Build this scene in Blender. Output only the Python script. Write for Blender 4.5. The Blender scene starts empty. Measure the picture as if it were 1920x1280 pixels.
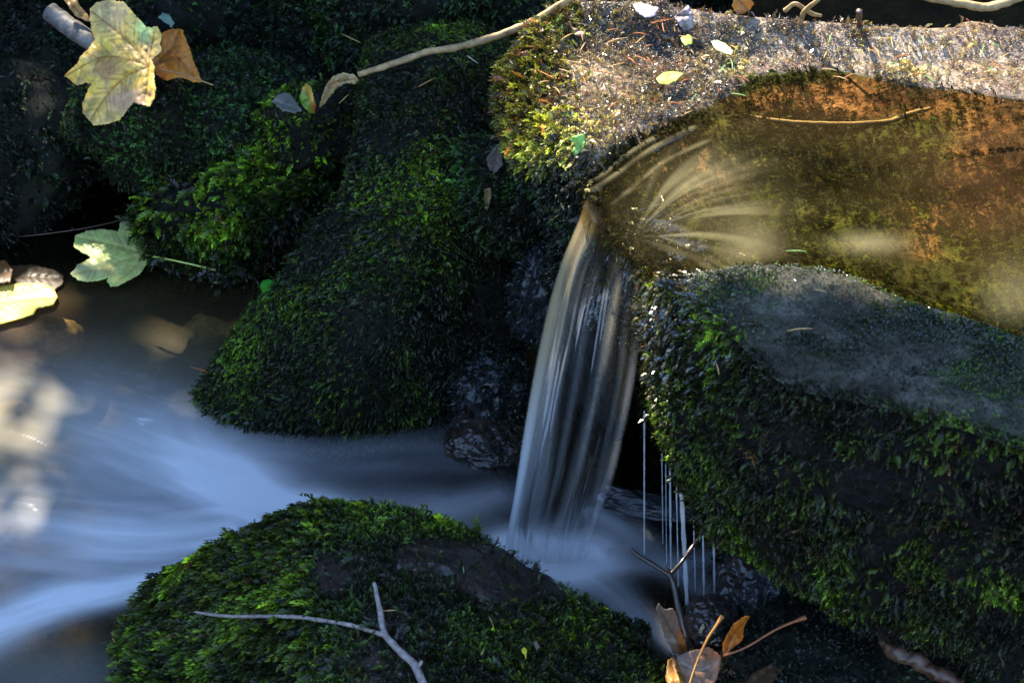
import bpy, math, random
import numpy as np
from mathutils import Vector, geometry
R = math.radians
scene = bpy.context.scene
rng = np.random.default_rng(7)
random.seed(7)

# ------------------------------------------------------------------ camera
PITCH = R(38); F = 3200.0
CAM = np.array([0.0, -1.418, 1.208])
cam_d = bpy.data.cameras.new('camera'); cam = bpy.data.objects.new('camera', cam_d)
scene.collection.objects.link(cam); scene.camera = cam
cam.location = CAM; cam.rotation_euler = (math.pi / 2 - PITCH, 0, 0)
cam_d.sensor_width = 36; cam_d.lens = 60; cam_d.clip_start = 0.05; cam_d.clip_end = 200
cam_d.dof.use_dof = True; cam_d.dof.focus_distance = 1.72; cam_d.dof.aperture_fstop = 16.0

# ------------------------------------------------------------------ light
SUN_EL, SUN_AZ = 47, -28        # elevation; azimuth from +y towards +x
w = bpy.data.worlds.new('World'); scene.world = w; w.use_nodes = True
wn = w.node_tree.nodes; wl = w.node_tree.links
sky = wn.new('ShaderNodeTexSky'); sky.sky_type = 'NISHITA'; sky.sun_disc = False
sky.sun_elevation = R(SUN_EL); sky.sun_rotation = R(SUN_AZ); sky.air_density = 1.0; sky.dust_density = 0.3; sky.ozone_density = 3.0
bg = wn['Background']; bg.inputs['Strength'].default_value = 0.145
wl.new(sky.outputs[0], bg.inputs['Color'])
S = np.array([math.sin(R(SUN_AZ)) * math.cos(R(SUN_EL)), math.cos(R(SUN_AZ)) * math.cos(R(SUN_EL)), math.sin(R(SUN_EL))])
sun_d = bpy.data.lights.new('sun', 'SUN'); sun_d.energy = 4.6; sun_d.angle = R(0.5); sun_d.color = (1.0, 0.9, 0.72)
sun = bpy.data.objects.new('sun', sun_d); scene.collection.objects.link(sun)
sun.rotation_euler = Vector(S).to_track_quat('Z', 'Y').to_euler()
vs = scene.view_settings; vs.view_transform = 'Standard'; vs.look = 'None'; vs.gamma = 1; vs.exposure = 2.2
scene.cycles.max_bounces = 8; scene.cycles.transparent_max_bounces = 16; scene.cycles.sample_clamp_indirect = 4
scene.cycles.caustics_reflective = False; scene.cycles.caustics_refractive = False

# ------------------------------------------------------------------ projection helpers
FWD = np.array([0, math.cos(PITCH), -math.sin(PITCH)]); UP = np.array([0, math.sin(PITCH), math.cos(PITCH)]); RT = np.array([1.0, 0, 0])
def ray(px, py):
    return FWD + ((px - 960) / F)[..., None] * RT + ((640 - py) / F)[..., None] * UP
def Z(px, py, z):
    """points at height z that the photograph shows at px, py"""
    px, py, z = np.broadcast_arrays(np.asarray(px, float), np.asarray(py, float), np.asarray(z, float))
    d = ray(px, py); t = (z - CAM[2]) / d[..., 2]
    return CAM + d * t[..., None]
def Y(px, py, y):
    px, py, y = np.broadcast_arrays(np.asarray(px, float), np.asarray(py, float), np.asarray(y, float))
    d = ray(px, py); t = (y - CAM[1]) / d[..., 1]
    return CAM + d * t[..., None]
def project(p):
    q = p - CAM; d = q @ FWD
    return 960 + F * (q @ RT) / d, 640 - F * (q @ UP) / d, d

# ------------------------------------------------------------------ noise
_perm = np.random.default_rng(3).permutation(4096)
def _h(i, j, k):
    return _perm[(_perm[(_perm[i & 4095] + j) & 4095] + k) & 4095] / 4095.0
def vnoise(p):
    f = np.floor(p); i = f.astype(np.int64); t = p - f; t = t * t * (3 - 2 * t)
    x, y, z = i[..., 0], i[..., 1], i[..., 2]; a, b, c = t[..., 0], t[..., 1], t[..., 2]
    L = lambda u, v, s: u + (v - u) * s
    r = L(L(L(_h(x, y, z), _h(x + 1, y, z), a), L(_h(x, y + 1, z), _h(x + 1, y + 1, z), a), b),
          L(L(_h(x, y, z + 1), _h(x + 1, y, z + 1), a), L(_h(x, y + 1, z + 1), _h(x + 1, y + 1, z + 1), a), b), c)
    return r * 2 - 1
def fbm(p, scale, octaves=4, seed=0, gain=0.5):
    p = np.asarray(p, float) * scale + seed * 17.31
    s = 0; a = 1; n = 0
    for _ in range(octaves):
        s = s + vnoise(p) * a; n += a; a *= gain; p = p * 2.03 + 5.7
    return s / n
def sm(a, b, x):
    t = np.clip((x - a) / (b - a), 0, 1); return t * t * (3 - 2 * t)
def seg_dist(p, poly, closed=True):
    """distance of 2D points to a polyline, with arc length at the nearest point"""
    P = np.asarray(poly, float); n = len(P); best = np.full(p.shape[:-1], 1e9); arc = np.zeros(p.shape[:-1]); side = np.zeros(p.shape[:-1]); acc = 0
    for i in range(n if closed else n - 1):
        a = P[i]; b = P[(i + 1) % n]; ab = b - a; l2 = ab @ ab
        t = np.clip(((p - a) @ ab) / l2, 0, 1); q = p - (a + t[..., None] * ab)
        d = np.hypot(q[..., 0], q[..., 1]); m = d < best
        best = np.where(m, d, best); arc = np.where(m, acc + t * math.sqrt(l2), arc)
        side = np.where(m, np.sign(ab[0] * q[..., 1] - ab[1] * q[..., 0]), side)
        acc += math.sqrt(l2)
    return best, arc, side, acc
def inside(p, poly):
    P = np.asarray(poly, float); n = len(P); c = np.zeros(p.shape[:-1], bool)
    for i in range(n):
        a = P[i]; b = P[(i + 1) % n]
        m = ((a[1] > p[..., 1]) != (b[1] > p[..., 1])) & (p[..., 0] < (b[0] - a[0]) * (p[..., 1] - a[1]) / (b[1] - a[1] + 1e-12) + a[0])
        c ^= m
    return c
def cr(P, n, closed=False):
    """Catmull-Rom through the points along axis 0, n samples"""
    P = np.asarray(P, float); m = len(P)
    t = np.linspace(0, m if closed else m - 1, n, endpoint=not closed)
    i = np.minimum(np.floor(t).astype(int), (m - 1) if closed else m - 2); f = (t - i).reshape((-1,) + (1,) * (P.ndim - 1))
    if closed: g = lambda k: P[k % m]
    else: g = lambda k: np.where(((k < 0) | (k > m - 1)).reshape((-1,) + (1,) * (P.ndim - 1)), 2 * P[np.clip(k, 0, m - 1)] - P[np.clip(2 * np.clip(k, 0, m - 1) - k, 0, m - 1)], P[np.clip(k, 0, m - 1)])
    a, b, c, d = g(i - 1), g(i), g(i + 1), g(i + 2)
    return 0.5 * (2 * b + (c - a) * f + (2 * a - 5 * b + 4 * c - d) * f ** 2 + (-a + 3 * b - 3 * c + d) * f ** 3)

# ------------------------------------------------------------------ object helpers
def mesh(name, V, faces, mat=None, parent=None, attrs=None, smooth=True):
    me = bpy.data.meshes.new(name)
    V = np.ascontiguousarray(V, dtype=np.float32).reshape(-1, 3)
    if not isinstance(faces, np.ndarray) or faces.ndim != 2:
        me.from_pydata([tuple(map(float, v)) for v in V], [], [tuple(int(i) for i in f) for f in faces])
    else:
        n, k = faces.shape
        me.vertices.add(len(V)); me.vertices.foreach_set('co', V.ravel())
        me.loops.add(n * k); me.loops.foreach_set('vertex_index', np.ascontiguousarray(faces, dtype=np.int32).ravel())
        me.polygons.add(n); me.polygons.foreach_set('loop_start', np.arange(0, n * k, k, dtype=np.int32))
    me.update(calc_edges=True)
    if smooth and len(me.polygons): me.polygons.foreach_set('use_smooth', np.ones(len(me.polygons), bool))
    for k, v in (attrs or {}).items():
        v = np.asarray(v, dtype=np.float32)
        if v.ndim == 1:
            a = me.attributes.new(k, 'FLOAT', 'POINT'); a.data.foreach_set('value', v)
        else:
            a = me.attributes.new(k, 'FLOAT_COLOR', 'POINT')
            a.data.foreach_set('color', np.concatenate([v, np.ones((len(v), 1), np.float32)], 1).ravel())
    if mat: me.materials.append(mat)
    o = bpy.data.objects.new(name, me); scene.collection.objects.link(o)
    if parent: o.parent = parent
    return o
def tag(o, label=None, cat=None, group=None, kind=None):
    if label: o['label'] = label
    if cat: o['category'] = cat
    if group: o['group'] = group
    if kind: o['kind'] = kind
    return o
def gridfaces(nu, nv, wrap=False):
    i = np.arange(nu - (0 if wrap else 1)); j = np.arange(nv - 1)
    I, J = np.meshgrid(i, j, indexing='ij'); I2 = (I + 1) % nu
    return np.stack([I * nv + J, I2 * nv + J, I2 * nv + J + 1, I * nv + J + 1], -1).reshape(-1, 4)
def vnormals(V, faces):
    a = V[faces[:, 0]]; n = np.cross(V[faces[:, 2]] - a, V[faces[:, -1]] - V[faces[:, 1]])
    N = np.zeros_like(V)
    for k in range(faces.shape[1]): np.add.at(N, faces[:, k], n)
    return N / np.maximum(np.linalg.norm(N, axis=1, keepdims=True), 1e-12)
def orient(V, F_, c=None):
    """face the shell away from its middle"""
    N = vnormals(V, F_); c = V.mean(0) if c is None else c
    return (F_ if ((V - c) * N).sum() > 0 else F_[:, ::-1].copy())

# ------------------------------------------------------------------ materials
def newmat(name):
    m = bpy.data.materials.new(name); m.use_nodes = True; nt = m.node_tree
    return m, nt, nt.nodes, nt.links, nt.nodes['Principled BSDF']
def N(nt, typ, **kw):
    n = nt.nodes.new(typ)
    for k, v in kw.items():
        if k in n.inputs.keys(): n.inputs[k].default_value = v
        else: setattr(n, k, v)
    return n
def ramp(nt, fac, stops):
    r = nt.nodes.new('ShaderNodeValToRGB'); e = r.color_ramp.elements
    while len(e) < len(stops): e.new(0.5)
    for q, (p, c) in zip(e, stops): q.position = p; q.color = tuple(c) + (1,)
    nt.links.new(fac, r.inputs[0]); return r.outputs[0]
def mixc(nt, f, a, b, blend='MIX'):
    m = nt.nodes.new('ShaderNodeMix'); m.data_type = 'RGBA'; m.blend_type = blend
    for s, v in ((0, f), (6, a), (7, b)):
        if hasattr(v, 'is_linked') or hasattr(v, 'links'): nt.links.new(v, m.inputs[s])
        else: m.inputs[s].default_value = v if s == 0 else tuple(v) + (1,)
    return m.outputs[2]
def math_(nt, op, a, b=None, c=None):
    m = nt.nodes.new('ShaderNodeMath'); m.operation = op
    for s, v in enumerate((a, b, c)):
        if v is None: continue
        if hasattr(v, 'links'): nt.links.new(v, m.inputs[s])
        else: m.inputs[s].default_value = v
    return m.outputs[0]
def attr(nt, name, out='Fac'):
    a = nt.nodes.new('ShaderNodeAttribute'); a.attribute_name = name; return a.outputs[out]
def noise(nt, scale, detail=6, rough=0.6, vec=None):
    n = N(nt, 'ShaderNodeTexNoise'); n.inputs['Scale'].default_value = scale; n.inputs['Detail'].default_value = detail; n.inputs['Roughness'].default_value = rough
    if vec is None:
        g = nt.nodes.new('ShaderNodeNewGeometry'); vec = g.outputs['Position']
    nt.links.new(vec, n.inputs['Vector']); return n.outputs['Fac']
def bump(nt, h, strength=0.5, dist=0.004):
    b = nt.nodes.new('ShaderNodeBump'); b.inputs['Strength'].default_value = strength; b.inputs['Distance'].default_value = dist
    nt.links.new(h, b.inputs['Height']); return b.outputs[0]

def rock_mat(name, c0, c1, c2, rough=0.35, coat=0.0, bscale=120, bstr=0.6, bdist=0.004):
    m, nt, nd, lk, b = newmat(name)
    col = ramp(nt, noise(nt, 22, 8, 0.65), [(0.3, c0), (0.5, c1), (0.72, c2)])
    fine = noise(nt, 190, 4, 0.7)
    col = mixc(nt, 0.7, col, ramp(nt, fine, [(0.35, (0.12,) * 3), (0.65, (1.15,) * 3)]), 'MULTIPLY')
    lk.new(col, b.inputs['Base Color'])
    lk.new(math_(nt, 'MULTIPLY_ADD', noise(nt, 60, 4), 0.5, rough - 0.2), b.inputs['Roughness'])
    b.inputs['Coat Weight'].default_value = coat; b.inputs['Coat Roughness'].default_value = 0.12; b.inputs['Specular IOR Level'].default_value = .5 if rough < .6 else .2
    h = math_(nt, 'ADD', noise(nt, bscale, 8, 0.7), math_(nt, 'MULTIPLY', noise(nt, bscale / 5, 3), 2.0))
    lk.new(bump(nt, h, bstr, bdist), b.inputs['Normal'])
    return m
def moss_mat(name, rough=0.45, spec=0.5, coat=0.0, trans=0.25):
    m, nt, nd, lk, b = newmat(name)
    c = attr(nt, 'Col', 'Color')
    lk.new(c, b.inputs['Base Color']); b.inputs['Roughness'].default_value = rough; b.inputs['Specular IOR Level'].default_value = spec
    wet = attr(nt, 'wet'); lk.new(math_(nt, 'ADD', wet, coat), b.inputs['Coat Weight']); b.inputs['Coat Roughness'].default_value = 0.08
    t = N(nt, 'ShaderNodeBsdfTranslucent'); lk.new(mixc(nt, 1.0, c, (1.5, 1.6, 0.6), 'MULTIPLY'), t.inputs['Color'])
    x = N(nt, 'ShaderNodeMixShader'); x.inputs[0].default_value = trans
    lk.new(b.outputs[0], x.inputs[1]); lk.new(t.outputs[0], x.inputs[2]); lk.new(x.outputs[0], nd['Material Output'].inputs[0])
    return m
MOSS = moss_mat('moss')
MOSSWET = moss_mat('wet_moss', 0.3, 0.9, 0.25, 0.2)
UNDER = rock_mat('mossy_soil', (0.004, 0.004, 0.002), (0.008, 0.009, 0.004), (0.018, 0.017, 0.009), 0.75, 0.0)

# ------------------------------------------------------------------ moss
def template(kind):
    """one shoot: (along, side, up) coordinates, quads, and 0..1 position along it"""
    V = []; Q = []; T = []
    def quad(*p):
        i = len(V)
        for a in p: V.append(a[:3]); T.append(a[3])
        Q.append((i, i + 1, i + 2, i + 3))
    r = random.Random(kind)
    if kind % 3 == 0:      # feathered frond
        n = 7; bend = r.uniform(0.15, 0.5)
        for k in range(n):
            t = (k + 0.5) / n; z = bend * t * (1 - t) * 1.6
            ln = 0.30 * math.sin(math.pi * min(1, 0.25 + t * 0.85)) + 0.05
            for s in (-1, 1):
                a = r.uniform(0.55, 0.85); u = r.uniform(-0.02, 0.1)
                quad((t - 0.04, 0, z, t), (t + ln * a * 0.4, s * ln * 0.55, z + u + 0.05, t), (t + ln * a, s * ln * 0.75, z + u, min(1, t + 0.25)), (t + ln * 0.12 + 0.05, s * 0.015, z, t))
        quad((0, -0.018, -0.05, 0), (0, 0.018, -0.05, 0), (0.9, 0.01, bend * 0.15, 0.6), (0.9, -0.01, bend * 0.15, 0.6))
        quad((0.86, 0, bend * 0.2, 0.9), (0.95, -0.05, bend * 0.12, 1), (1.1, 0, bend * 0.02, 1), (0.95, 0.05, bend * 0.12, 1))
    elif kind % 3 == 1:    # plump shoot of overlapping scales
        n = 6; bend = r.uniform(0.1, 0.35)
        for k in range(n):
            t = k / n; z = bend * math.sin(t * 2.4); w = 0.13 * (1 - 0.35 * t) + 0.02
            for j in range(3):
                an = j * 2.1 + k * 1.1
                sy, sz = math.cos(an), math.sin(an)
                quad((t, 0, z, t), (t + 0.10, sy * w + 0.06 * sz, z + sz * w - 0.06 * sy, t), (t + 0.30, sy * w * 0.9, z + sz * w * 0.9, min(1, t + 0.3)), (t + 0.10, sy * w - 0.06 * sz, z + sz * w + 0.06 * sy, t))
    else:                  # open rosette
        n = 8
        for k in range(n):
            an = k * 2.4 + r.uniform(-0.3, 0.3); ln = r.uniform(0.3, 0.5); h = 0.25 + 0.6 * k / n
            c, s = math.cos(an), math.sin(an); w = 0.085
            quad((h * 0.9, 0, 0, h * 0.6), (h + ln * 0.3, c * ln * 0.5 - s * w, s * ln * 0.5 + c * w, h * 0.8), (h + ln * 0.45, c * ln, s * ln, 1), (h + ln * 0.3, c * ln * 0.5 + s * w, s * ln * 0.5 - c * w, h * 0.8))
        quad((-0.1, -0.02, 0, 0), (-0.1, 0.02, 0, 0), (0.85, 0.01, 0, 0.5), (0.85, -0.01, 0, 0.5))
    return np.array(V, np.float32), np.array(Q, np.int32), np.array(T, np.float32)
TPL = [template(k) for k in range(9)]
WEED = moss_mat('submerged_weed', 0.95, 0.05, 0, 0.1)
def sample(V, F_, n, dens=None, margin=1.2, facing=-0.25):
    """area-weighted points on the shell that could be seen from about here"""
    a = V[F_[:, 0]]; b = V[F_[:, 1]]; c = V[F_[:, 2]]; d = V[F_[:, 3]]
    nr = np.cross(c - a, d - b); ar = np.linalg.norm(nr, axis=1); ctr = (a + b + c + d) / 4
    px, py, dd = project(ctr); nn = nr / np.maximum(ar[:, None], 1e-12)
    view = CAM - ctr; view /= np.linalg.norm(view, axis=1, keepdims=True)
    ok = (abs(px - 960) < 960 * margin) & (abs(py - 640) < 640 * margin) & ((nn * view).sum(1) > facing)
    wgt = ar * ok * (dens(ctr, px, py, nn) if dens else 1)
    cs = np.cumsum(wgt); tot = cs[-1]
    i = np.searchsorted(cs, rng.random(n) * tot); i = np.minimum(i, len(cs) - 1)
    u = rng.random(n)[:, None]; v = rng.random(n)[:, None]
    p = (a[i] * (1 - u) + b[i] * u) * (1 - v) + (d[i] * (1 - u) + c[i] * u) * v
    return p, nn[i]
def moss(parent, V, F_, n, size=(0.008, 0.016), lean=(0, 0, -1), leanw=0.8, up=0.6, kinds=(0, 1, 2), dens=None, pal=None, mat=None, wetz=0.02, spread=0.55, wetall=0.0, tip_gain=None, name='moss', margin=1.2, sizef=None, lift=0.0):
    """many small shoots as one part of the rock"""
    P, Nn = sample(V, F_, n, dens, margin)
    L = rng.uniform(size[0], size[1], n) * (.65 + .75 * rng.random(n) ** 2.5)
    if sizef is not None: L *= sizef(P)
    lean = np.asarray(lean, float) if np.ndim(lean) else lean
    g = Nn * up + lean * leanw + rng.normal(0, spread, (n, 3)) * 0.7 + np.stack([fbm(P, 22, 2, k) for k in (1, 2, 3)], 1) * 0.7
    # keep shoots out of the rock
    dn = (g * Nn).sum(1, keepdims=True); g += Nn * np.maximum(0.12 - dn, 0)
    g /= np.linalg.norm(g, axis=1, keepdims=True)
    s = np.cross(g, Nn + rng.normal(0, 0.25, (n, 3))); s /= np.maximum(np.linalg.norm(s, axis=1, keepdims=True), 1e-9)
    u = np.cross(s, g); u *= np.sign((u * Nn).sum(1, keepdims=True) + 1e-9)
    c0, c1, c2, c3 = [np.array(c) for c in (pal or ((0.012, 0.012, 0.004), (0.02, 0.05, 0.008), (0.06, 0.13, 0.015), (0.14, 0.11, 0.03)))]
    patch = sm(-0.35, 0.45, fbm(P, 14, 4, 9)) * 0.75 + rng.random(n) * 0.35
    tipc = c1 + (c2 - c1) * np.clip(patch, 0, 1)[:, None] ** 1.3
    dead = rng.random(n) < 0.06 + 0.16 * sm(0.1, 0.5, fbm(P, 25, 3, 12))
    tipc = np.where(dead[:, None], c3 * rng.uniform(0.4, 1.2, (n, 1)), tipc) * rng.uniform(0.6, 1.35, (n, 1))
    tip_mix = np.clip(.30 + 1.0 * sm(-.15, .4, fbm(P, 19, 4, 44)) , 0, 1)
    if tip_gain is not None: tip_mix = tip_mix * tip_gain(P, *project(P)[:2])
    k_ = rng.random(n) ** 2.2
    tipc = (tipc * (.22 + 1.9 * k_ * 1.0)[:, None]) * tip_mix[:, None] + np.array([.012, .011, .005]) * (1 - tip_mix[:, None])
    wet = np.maximum(1 - sm(wetz * 0.3, wetz, P[:, 2]) if wetz > 0 else 0, wetall) * np.ones(n)
    VV, QQ, CC, WW = [], [], [], []; off = 0
    pick = rng.integers(0, 3, n) * 3 + rng.choice(kinds, n)
    for k in range(9):
        m = pick == k
        if not m.any(): continue
        tv, tq, tt = TPL[k]; q = L[m][:, None, None]
        X = P[m][:, None] + Nn[m][:, None] * lift + q * (tv[None, :, 0:1] * g[m][:, None] + tv[None, :, 1:2] * s[m][:, None] + tv[None, :, 2:3] * u[m][:, None])
        cnt = m.sum(); VV.append(X.reshape(-1, 3))
        QQ.append((tq[None] + (np.arange(cnt) * len(tv))[:, None, None]).reshape(-1, 4) + off); off += cnt * len(tv)
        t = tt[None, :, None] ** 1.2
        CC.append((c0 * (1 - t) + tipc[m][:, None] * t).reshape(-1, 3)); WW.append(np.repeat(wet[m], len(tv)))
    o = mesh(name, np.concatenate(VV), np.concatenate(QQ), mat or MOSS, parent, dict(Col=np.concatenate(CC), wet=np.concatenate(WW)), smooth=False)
    o['kind'] = 'stuff'; return o

# ------------------------------------------------------------------ rocks
def loft_rock(name, rows, nu, nv, amp=0.01, scale=9, mat=None, seed=0, fine=0.0025):
    G = cr(np.array(rows), nv); G = cr(G.transpose(1, 0, 2), nu)     # nu x nv
    V = G.reshape(-1, 3); F_ = orient(V, gridfaces(nu, nv)); Nn = vnormals(V, F_)
    V = V + Nn * ((fbm(V, scale, 4, seed) - .8 * np.abs(fbm(V, scale * .8, 3, seed + 9)) + .4) * amp + fbm(V, scale * 6, 3, seed + 5) * fine + .0045 * fbm(V, 34, 2, seed + 6))[:, None]
    return mesh(name, V, F_, mat or UNDER), V, F_
def ball_rock(name, c, r, rot=(0, 0, 0), amp=0.25, scale=1.3, seed=0, nu=170, nv=100, mat=None, parent=None, sq=2.0, fine=0.03):
    a = np.linspace(0, 2 * math.pi, nu, endpoint=False); b = np.linspace(-math.pi / 2 + 1e-3, math.pi / 2 - 1e-3, nv)
    A, B = np.meshgrid(a, b, indexing='ij')
    D = np.stack([np.cos(A) * np.cos(B), np.sin(A) * np.cos(B), np.sin(B)], -1).reshape(-1, 3)
    D /= (np.abs(D) ** sq).sum(1, keepdims=True) ** (1 / sq)
    k = 1 + amp * (fbm(D, scale, 3, seed) - .6 * np.abs(fbm(D, scale * 1.6, 3, seed + 8)) + .12) + .05 * fbm(D, scale * 4, 2, seed + 2) + fine * fbm(D, scale * 6, 3, seed + 3)
    V = D * k[:, None] * np.array(r)
    from mathutils import Euler
    V = V @ np.array(Euler([R(x) for x in rot]).to_matrix()).T + np.array(c)
    F_ = orient(V, gridfaces(nu, nv, True))
    return mesh(name, V, F_, mat or UNDER, parent), V, F_

GREEN = ((0.006, 0.006, 0.002), (0.03, 0.075, 0.007), (0.32, 0.55, 0.02), (0.14, 0.07, 0.02))
DKGREEN = ((0.004, 0.005, 0.002), (0.008, 0.026, 0.005), (0.03, 0.09, 0.012), (0.05, 0.035, 0.015))
BLGREEN = ((0.004, 0.006, 0.003), (0.025, 0.075, 0.012), (0.13, 0.34, 0.05), (0.06, 0.04, 0.02))
YELGREEN = ((0.02, 0.014, 0.004), (0.06, 0.11, 0.012), (0.16, 0.26, 0.02), (0.22, 0.10, 0.03))

# ---- central boulder
c_rows_px = [
 [(378,770,-.08),(470,830,-.08),(600,838,-.08),(740,826,-.08),(850,810,-.08),(910,820,-.09)],
 [(378,746,0),(468,800,0),(600,806,0),(740,796,0),(845,772,0.005),(905,780,-.04)],
 [(418,672,.045),(520,720,.05),(630,735,.06),(745,725,.055),(860,690,.05),(935,720,0)],
 [(480,585,.095),(575,640,.105),(680,655,.11),(785,640,.105),(890,600,.09),(980,640,.03)],
 [(560,470,.15),(645,535,.16),(740,555,.16),(835,530,.15),(930,500,.12),(1010,530,.06)],
 [(635,368,.19),(705,415,.205),(785,430,.205),(865,405,.19),(940,400,.155),(1020,430,.10)],
 [(668,268,.225),(735,288,.245),(805,298,.24),(875,288,.22),(940,300,.185),(1005,330,.13)],
 [(690,180,.245),(755,165,.275),(825,172,.27),(885,172,.25),(940,190,.215),(1000,200,.16)],
 [(700,115,.25),(760,85,.28),(835,75,.27),(900,75,.25),(960,90,.21),(1010,100,.15)],
 [(700,90,.12),(760,60,.14),(835,50,.14),(900,50,.12),(960,60,.10),(1010,70,.08)]]
rows = []
for k, r_ in enumerate(c_rows_px):
    p = np.array([Z(*q) for q in r_]); e = p[0]
    low = max(-0.08, e[2] - .26)
    rows.append([e + np.array([.05, .09, low - e[2]]), e + np.array([.022, .045, -.35 * (e[2] + .08)]), *p])
CB, CBV, CBF = loft_rock('mossy_boulder', rows, 300, 320, 0.012, 11, seed=2)
tag(CB, 'large dark boulder under short green moss sloping to the pool left of the waterfall', 'boulder')
def cdens(c, px, py, n):
    d = 0.35 + sm(-0.5, 0.3, fbm(c, 16, 3, 21))
    d *= 1 - 0.75 * sm(840, 960, px + 0.15 * (py - 400))      # thin beside the wet crevice
    return d + 0.05
moss(CB, CBV, CBF, 38000, (0.005, 0.0105), (-0.55, -0.45, -0.75), 0.7, 0.6, (0, 1, 2), cdens, GREEN, spread=0.5, tip_gain=lambda P, px, py: np.clip(1.15 - 1.0 * sm(0, 400, px - np.interp(py, [180, 370, 470, 585, 700, 800], [690, 650, 590, 560, 560, 620])), .3, 1))  # moss tips darken from the left ridge towards the right

# ---- foreground boulder
f_rows_px = [
 [(200,1205,-.06),(290,1100,-.06),(400,1030,-.06),(520,975,-.06),(640,955,-.06),(790,985,-.06),(940,1050,-.06),(1080,1130,-.06),(1215,1210,-.06)],
 [(232,1212,.0),(312,1108,.03),(412,1040,.075),(528,980,.10),(640,953,.11),(785,980,.10),(940,1042,.075),(1080,1122,.045),(1215,1196,.012)],
 [(240,1240,.015),(330,1140,.055),(430,1065,.10),(545,1010,.125),(660,985,.135),(800,1010,.125),(940,1068,.095),(1080,1150,.06),(1225,1230,.015)],
 [(240,1290,.02),(355,1200,.07),(470,1150,.115),(590,1110,.145),(700,1095,.15),(820,1110,.14),(950,1150,.11),(1090,1210,.07),(1240,1290,.015)],
 [(240,1380,.02),(380,1310,.07),(510,1270,.115),(630,1240,.15),(740,1230,.155),(860,1240,.145),(980,1270,.115),(1110,1310,.075),(1260,1360,.01)],
 [(260,1480,.0),(410,1430,.05),(550,1400,.10),(680,1380,.13),(800,1370,.135),(920,1380,.125),(1030,1410,.09),(1150,1440,.05),(1290,1480,-.01)],
 [(270,1600,-.08),(420,1600,-.08),(560,1600,-.06),(700,1600,-.05),(820,1600,-.05),(940,1600,-.06),(1060,1600,-.07),(1180,1600,-.08),(1300,1600,-.1)]]
rows = [[Z(*q) for q in r_] for r_ in f_rows_px]
back = [p + np.array([0, .05, -.10]) for p in rows[1]]
back[0][2] = min(back[0][2], -.08)
rows = [[p + np.array([0, .03, 0]) * 0 for p in back]] + rows[1:]
FROCK = rock_mat('dark_wet_rock', (0.006, 0.003, 0.002), (0.024, 0.012, 0.007), (0.06, 0.034, 0.022), 0.34, 0.6, 160, 1.0)
FB, FBV, FBF = loft_rock('foreground_boulder', rows, 360, 300, 0.008, 10, mat=FROCK, seed=4)
tag(FB, 'low foreground boulder with bright green moss at its left end and a bare brown patch', 'boulder')
def fd(px, py, cx, cy, rx, ry): return np.exp(-(((px - cx) / rx) ** 2 + ((py - cy) / ry) ** 2))
def fbare(px, py, c):
    b = .9 * fd(px, py, 820, 1045, 150, 48) + fd(px, py, 905, 1072, 95, 42) + .75 * fd(px, py, 990, 1105, 90, 34) + 0.8 * fd(px, py, 620, 1085, 45, 40) + 0.6 * fd(px, py, 700, 1240, 70, 50) + 0.5 * fd(px, py, 590, 1030, 60, 30)
    return sm(0.35, 0.75, b + 0.35 * fbm(c, 35, 3, 31))
def fdens1(c, px, py, n):
    return (1 - fbare(px, py, c)) * (0.03 + (1 - sm(480, 680, px + 0.3 * (py - 1100)))) * (1 - .6 * sm(.1, .5, fbm(c, 26, 3, 5)))
def fdens2(c, px, py, n):
    return (1 - 0.93 * fbare(px, py, c)) * (0.15 + sm(420, 640, px)) * (0.4 + sm(-.3, .3, fbm(c, 20, 3, 6)))
moss(FB, FBV, FBF, 9000, (0.010, 0.019), (-0.9, -0.5, -0.35), 0.9, 0.55, (1, 1, 0), fdens1, ((0.008, 0.007, 0.002), (0.07, 0.15, 0.010), (0.46, 0.64, 0.02), (0.12, 0.06, 0.015)), spread=0.3, wetz=0.03)
moss(FB, FBV, FBF, 17000, (0.005, 0.009), (0, -0.3, 0.1), 0.4, 0.9, (1, 2, 0), fdens2, ((0.006, 0.007, 0.002), (0.03, 0.07, 0.008), (0.28, 0.46, 0.03), (0.12, 0.07, 0.02)), wetz=0.02)

# ---- slab that carries the upper pool
slab_ctl = [  # top (px,py,z); mid offset (dx,dy,z); lower edge; underside; base
 ((1060, 10, .405), 'b'), ((985, 80, .395), 'l'), ((962, 150, .378), 'l'), ((985, 220, .372), 'l'), ((1035, 285, .366), 'l'), ((1078, 335, .360), 'l'),
 ((1108, 385, .354), 'p'), ((1140, 435, .350), 'p'), ((1188, 480, .352), 'p'),
 ((1245, 525, .366), (1240, 800, -.265)), ((1335, 590, .386), (1300, 935, -.325)), ((1400, 660, .390), (1335, 1000, -.355)),
 ((1480, 728, .388), (1420, 1050, -.385)), ((1600, 752, .388), (1520, 1100, -.40)), ((1750, 790, .388), (1640, 1180, -.42)),
 ((1920, 842, .388), (1800, 1265, -.435)), ((2120, 900, .38), (2050, 1340, -.45)), ((2330, 700, .38), 'r'), ((2280, 200, .385), 'r'),
 ((1950, 62, .40), 'b'), ((1700, 52, .40), 'b'), ((1520, 38, .40), 'b'), ((1380, 28, .405), 'b'), ((1200, 5, .41), 'b')]
L = [[], [], [], [], []]
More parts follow.
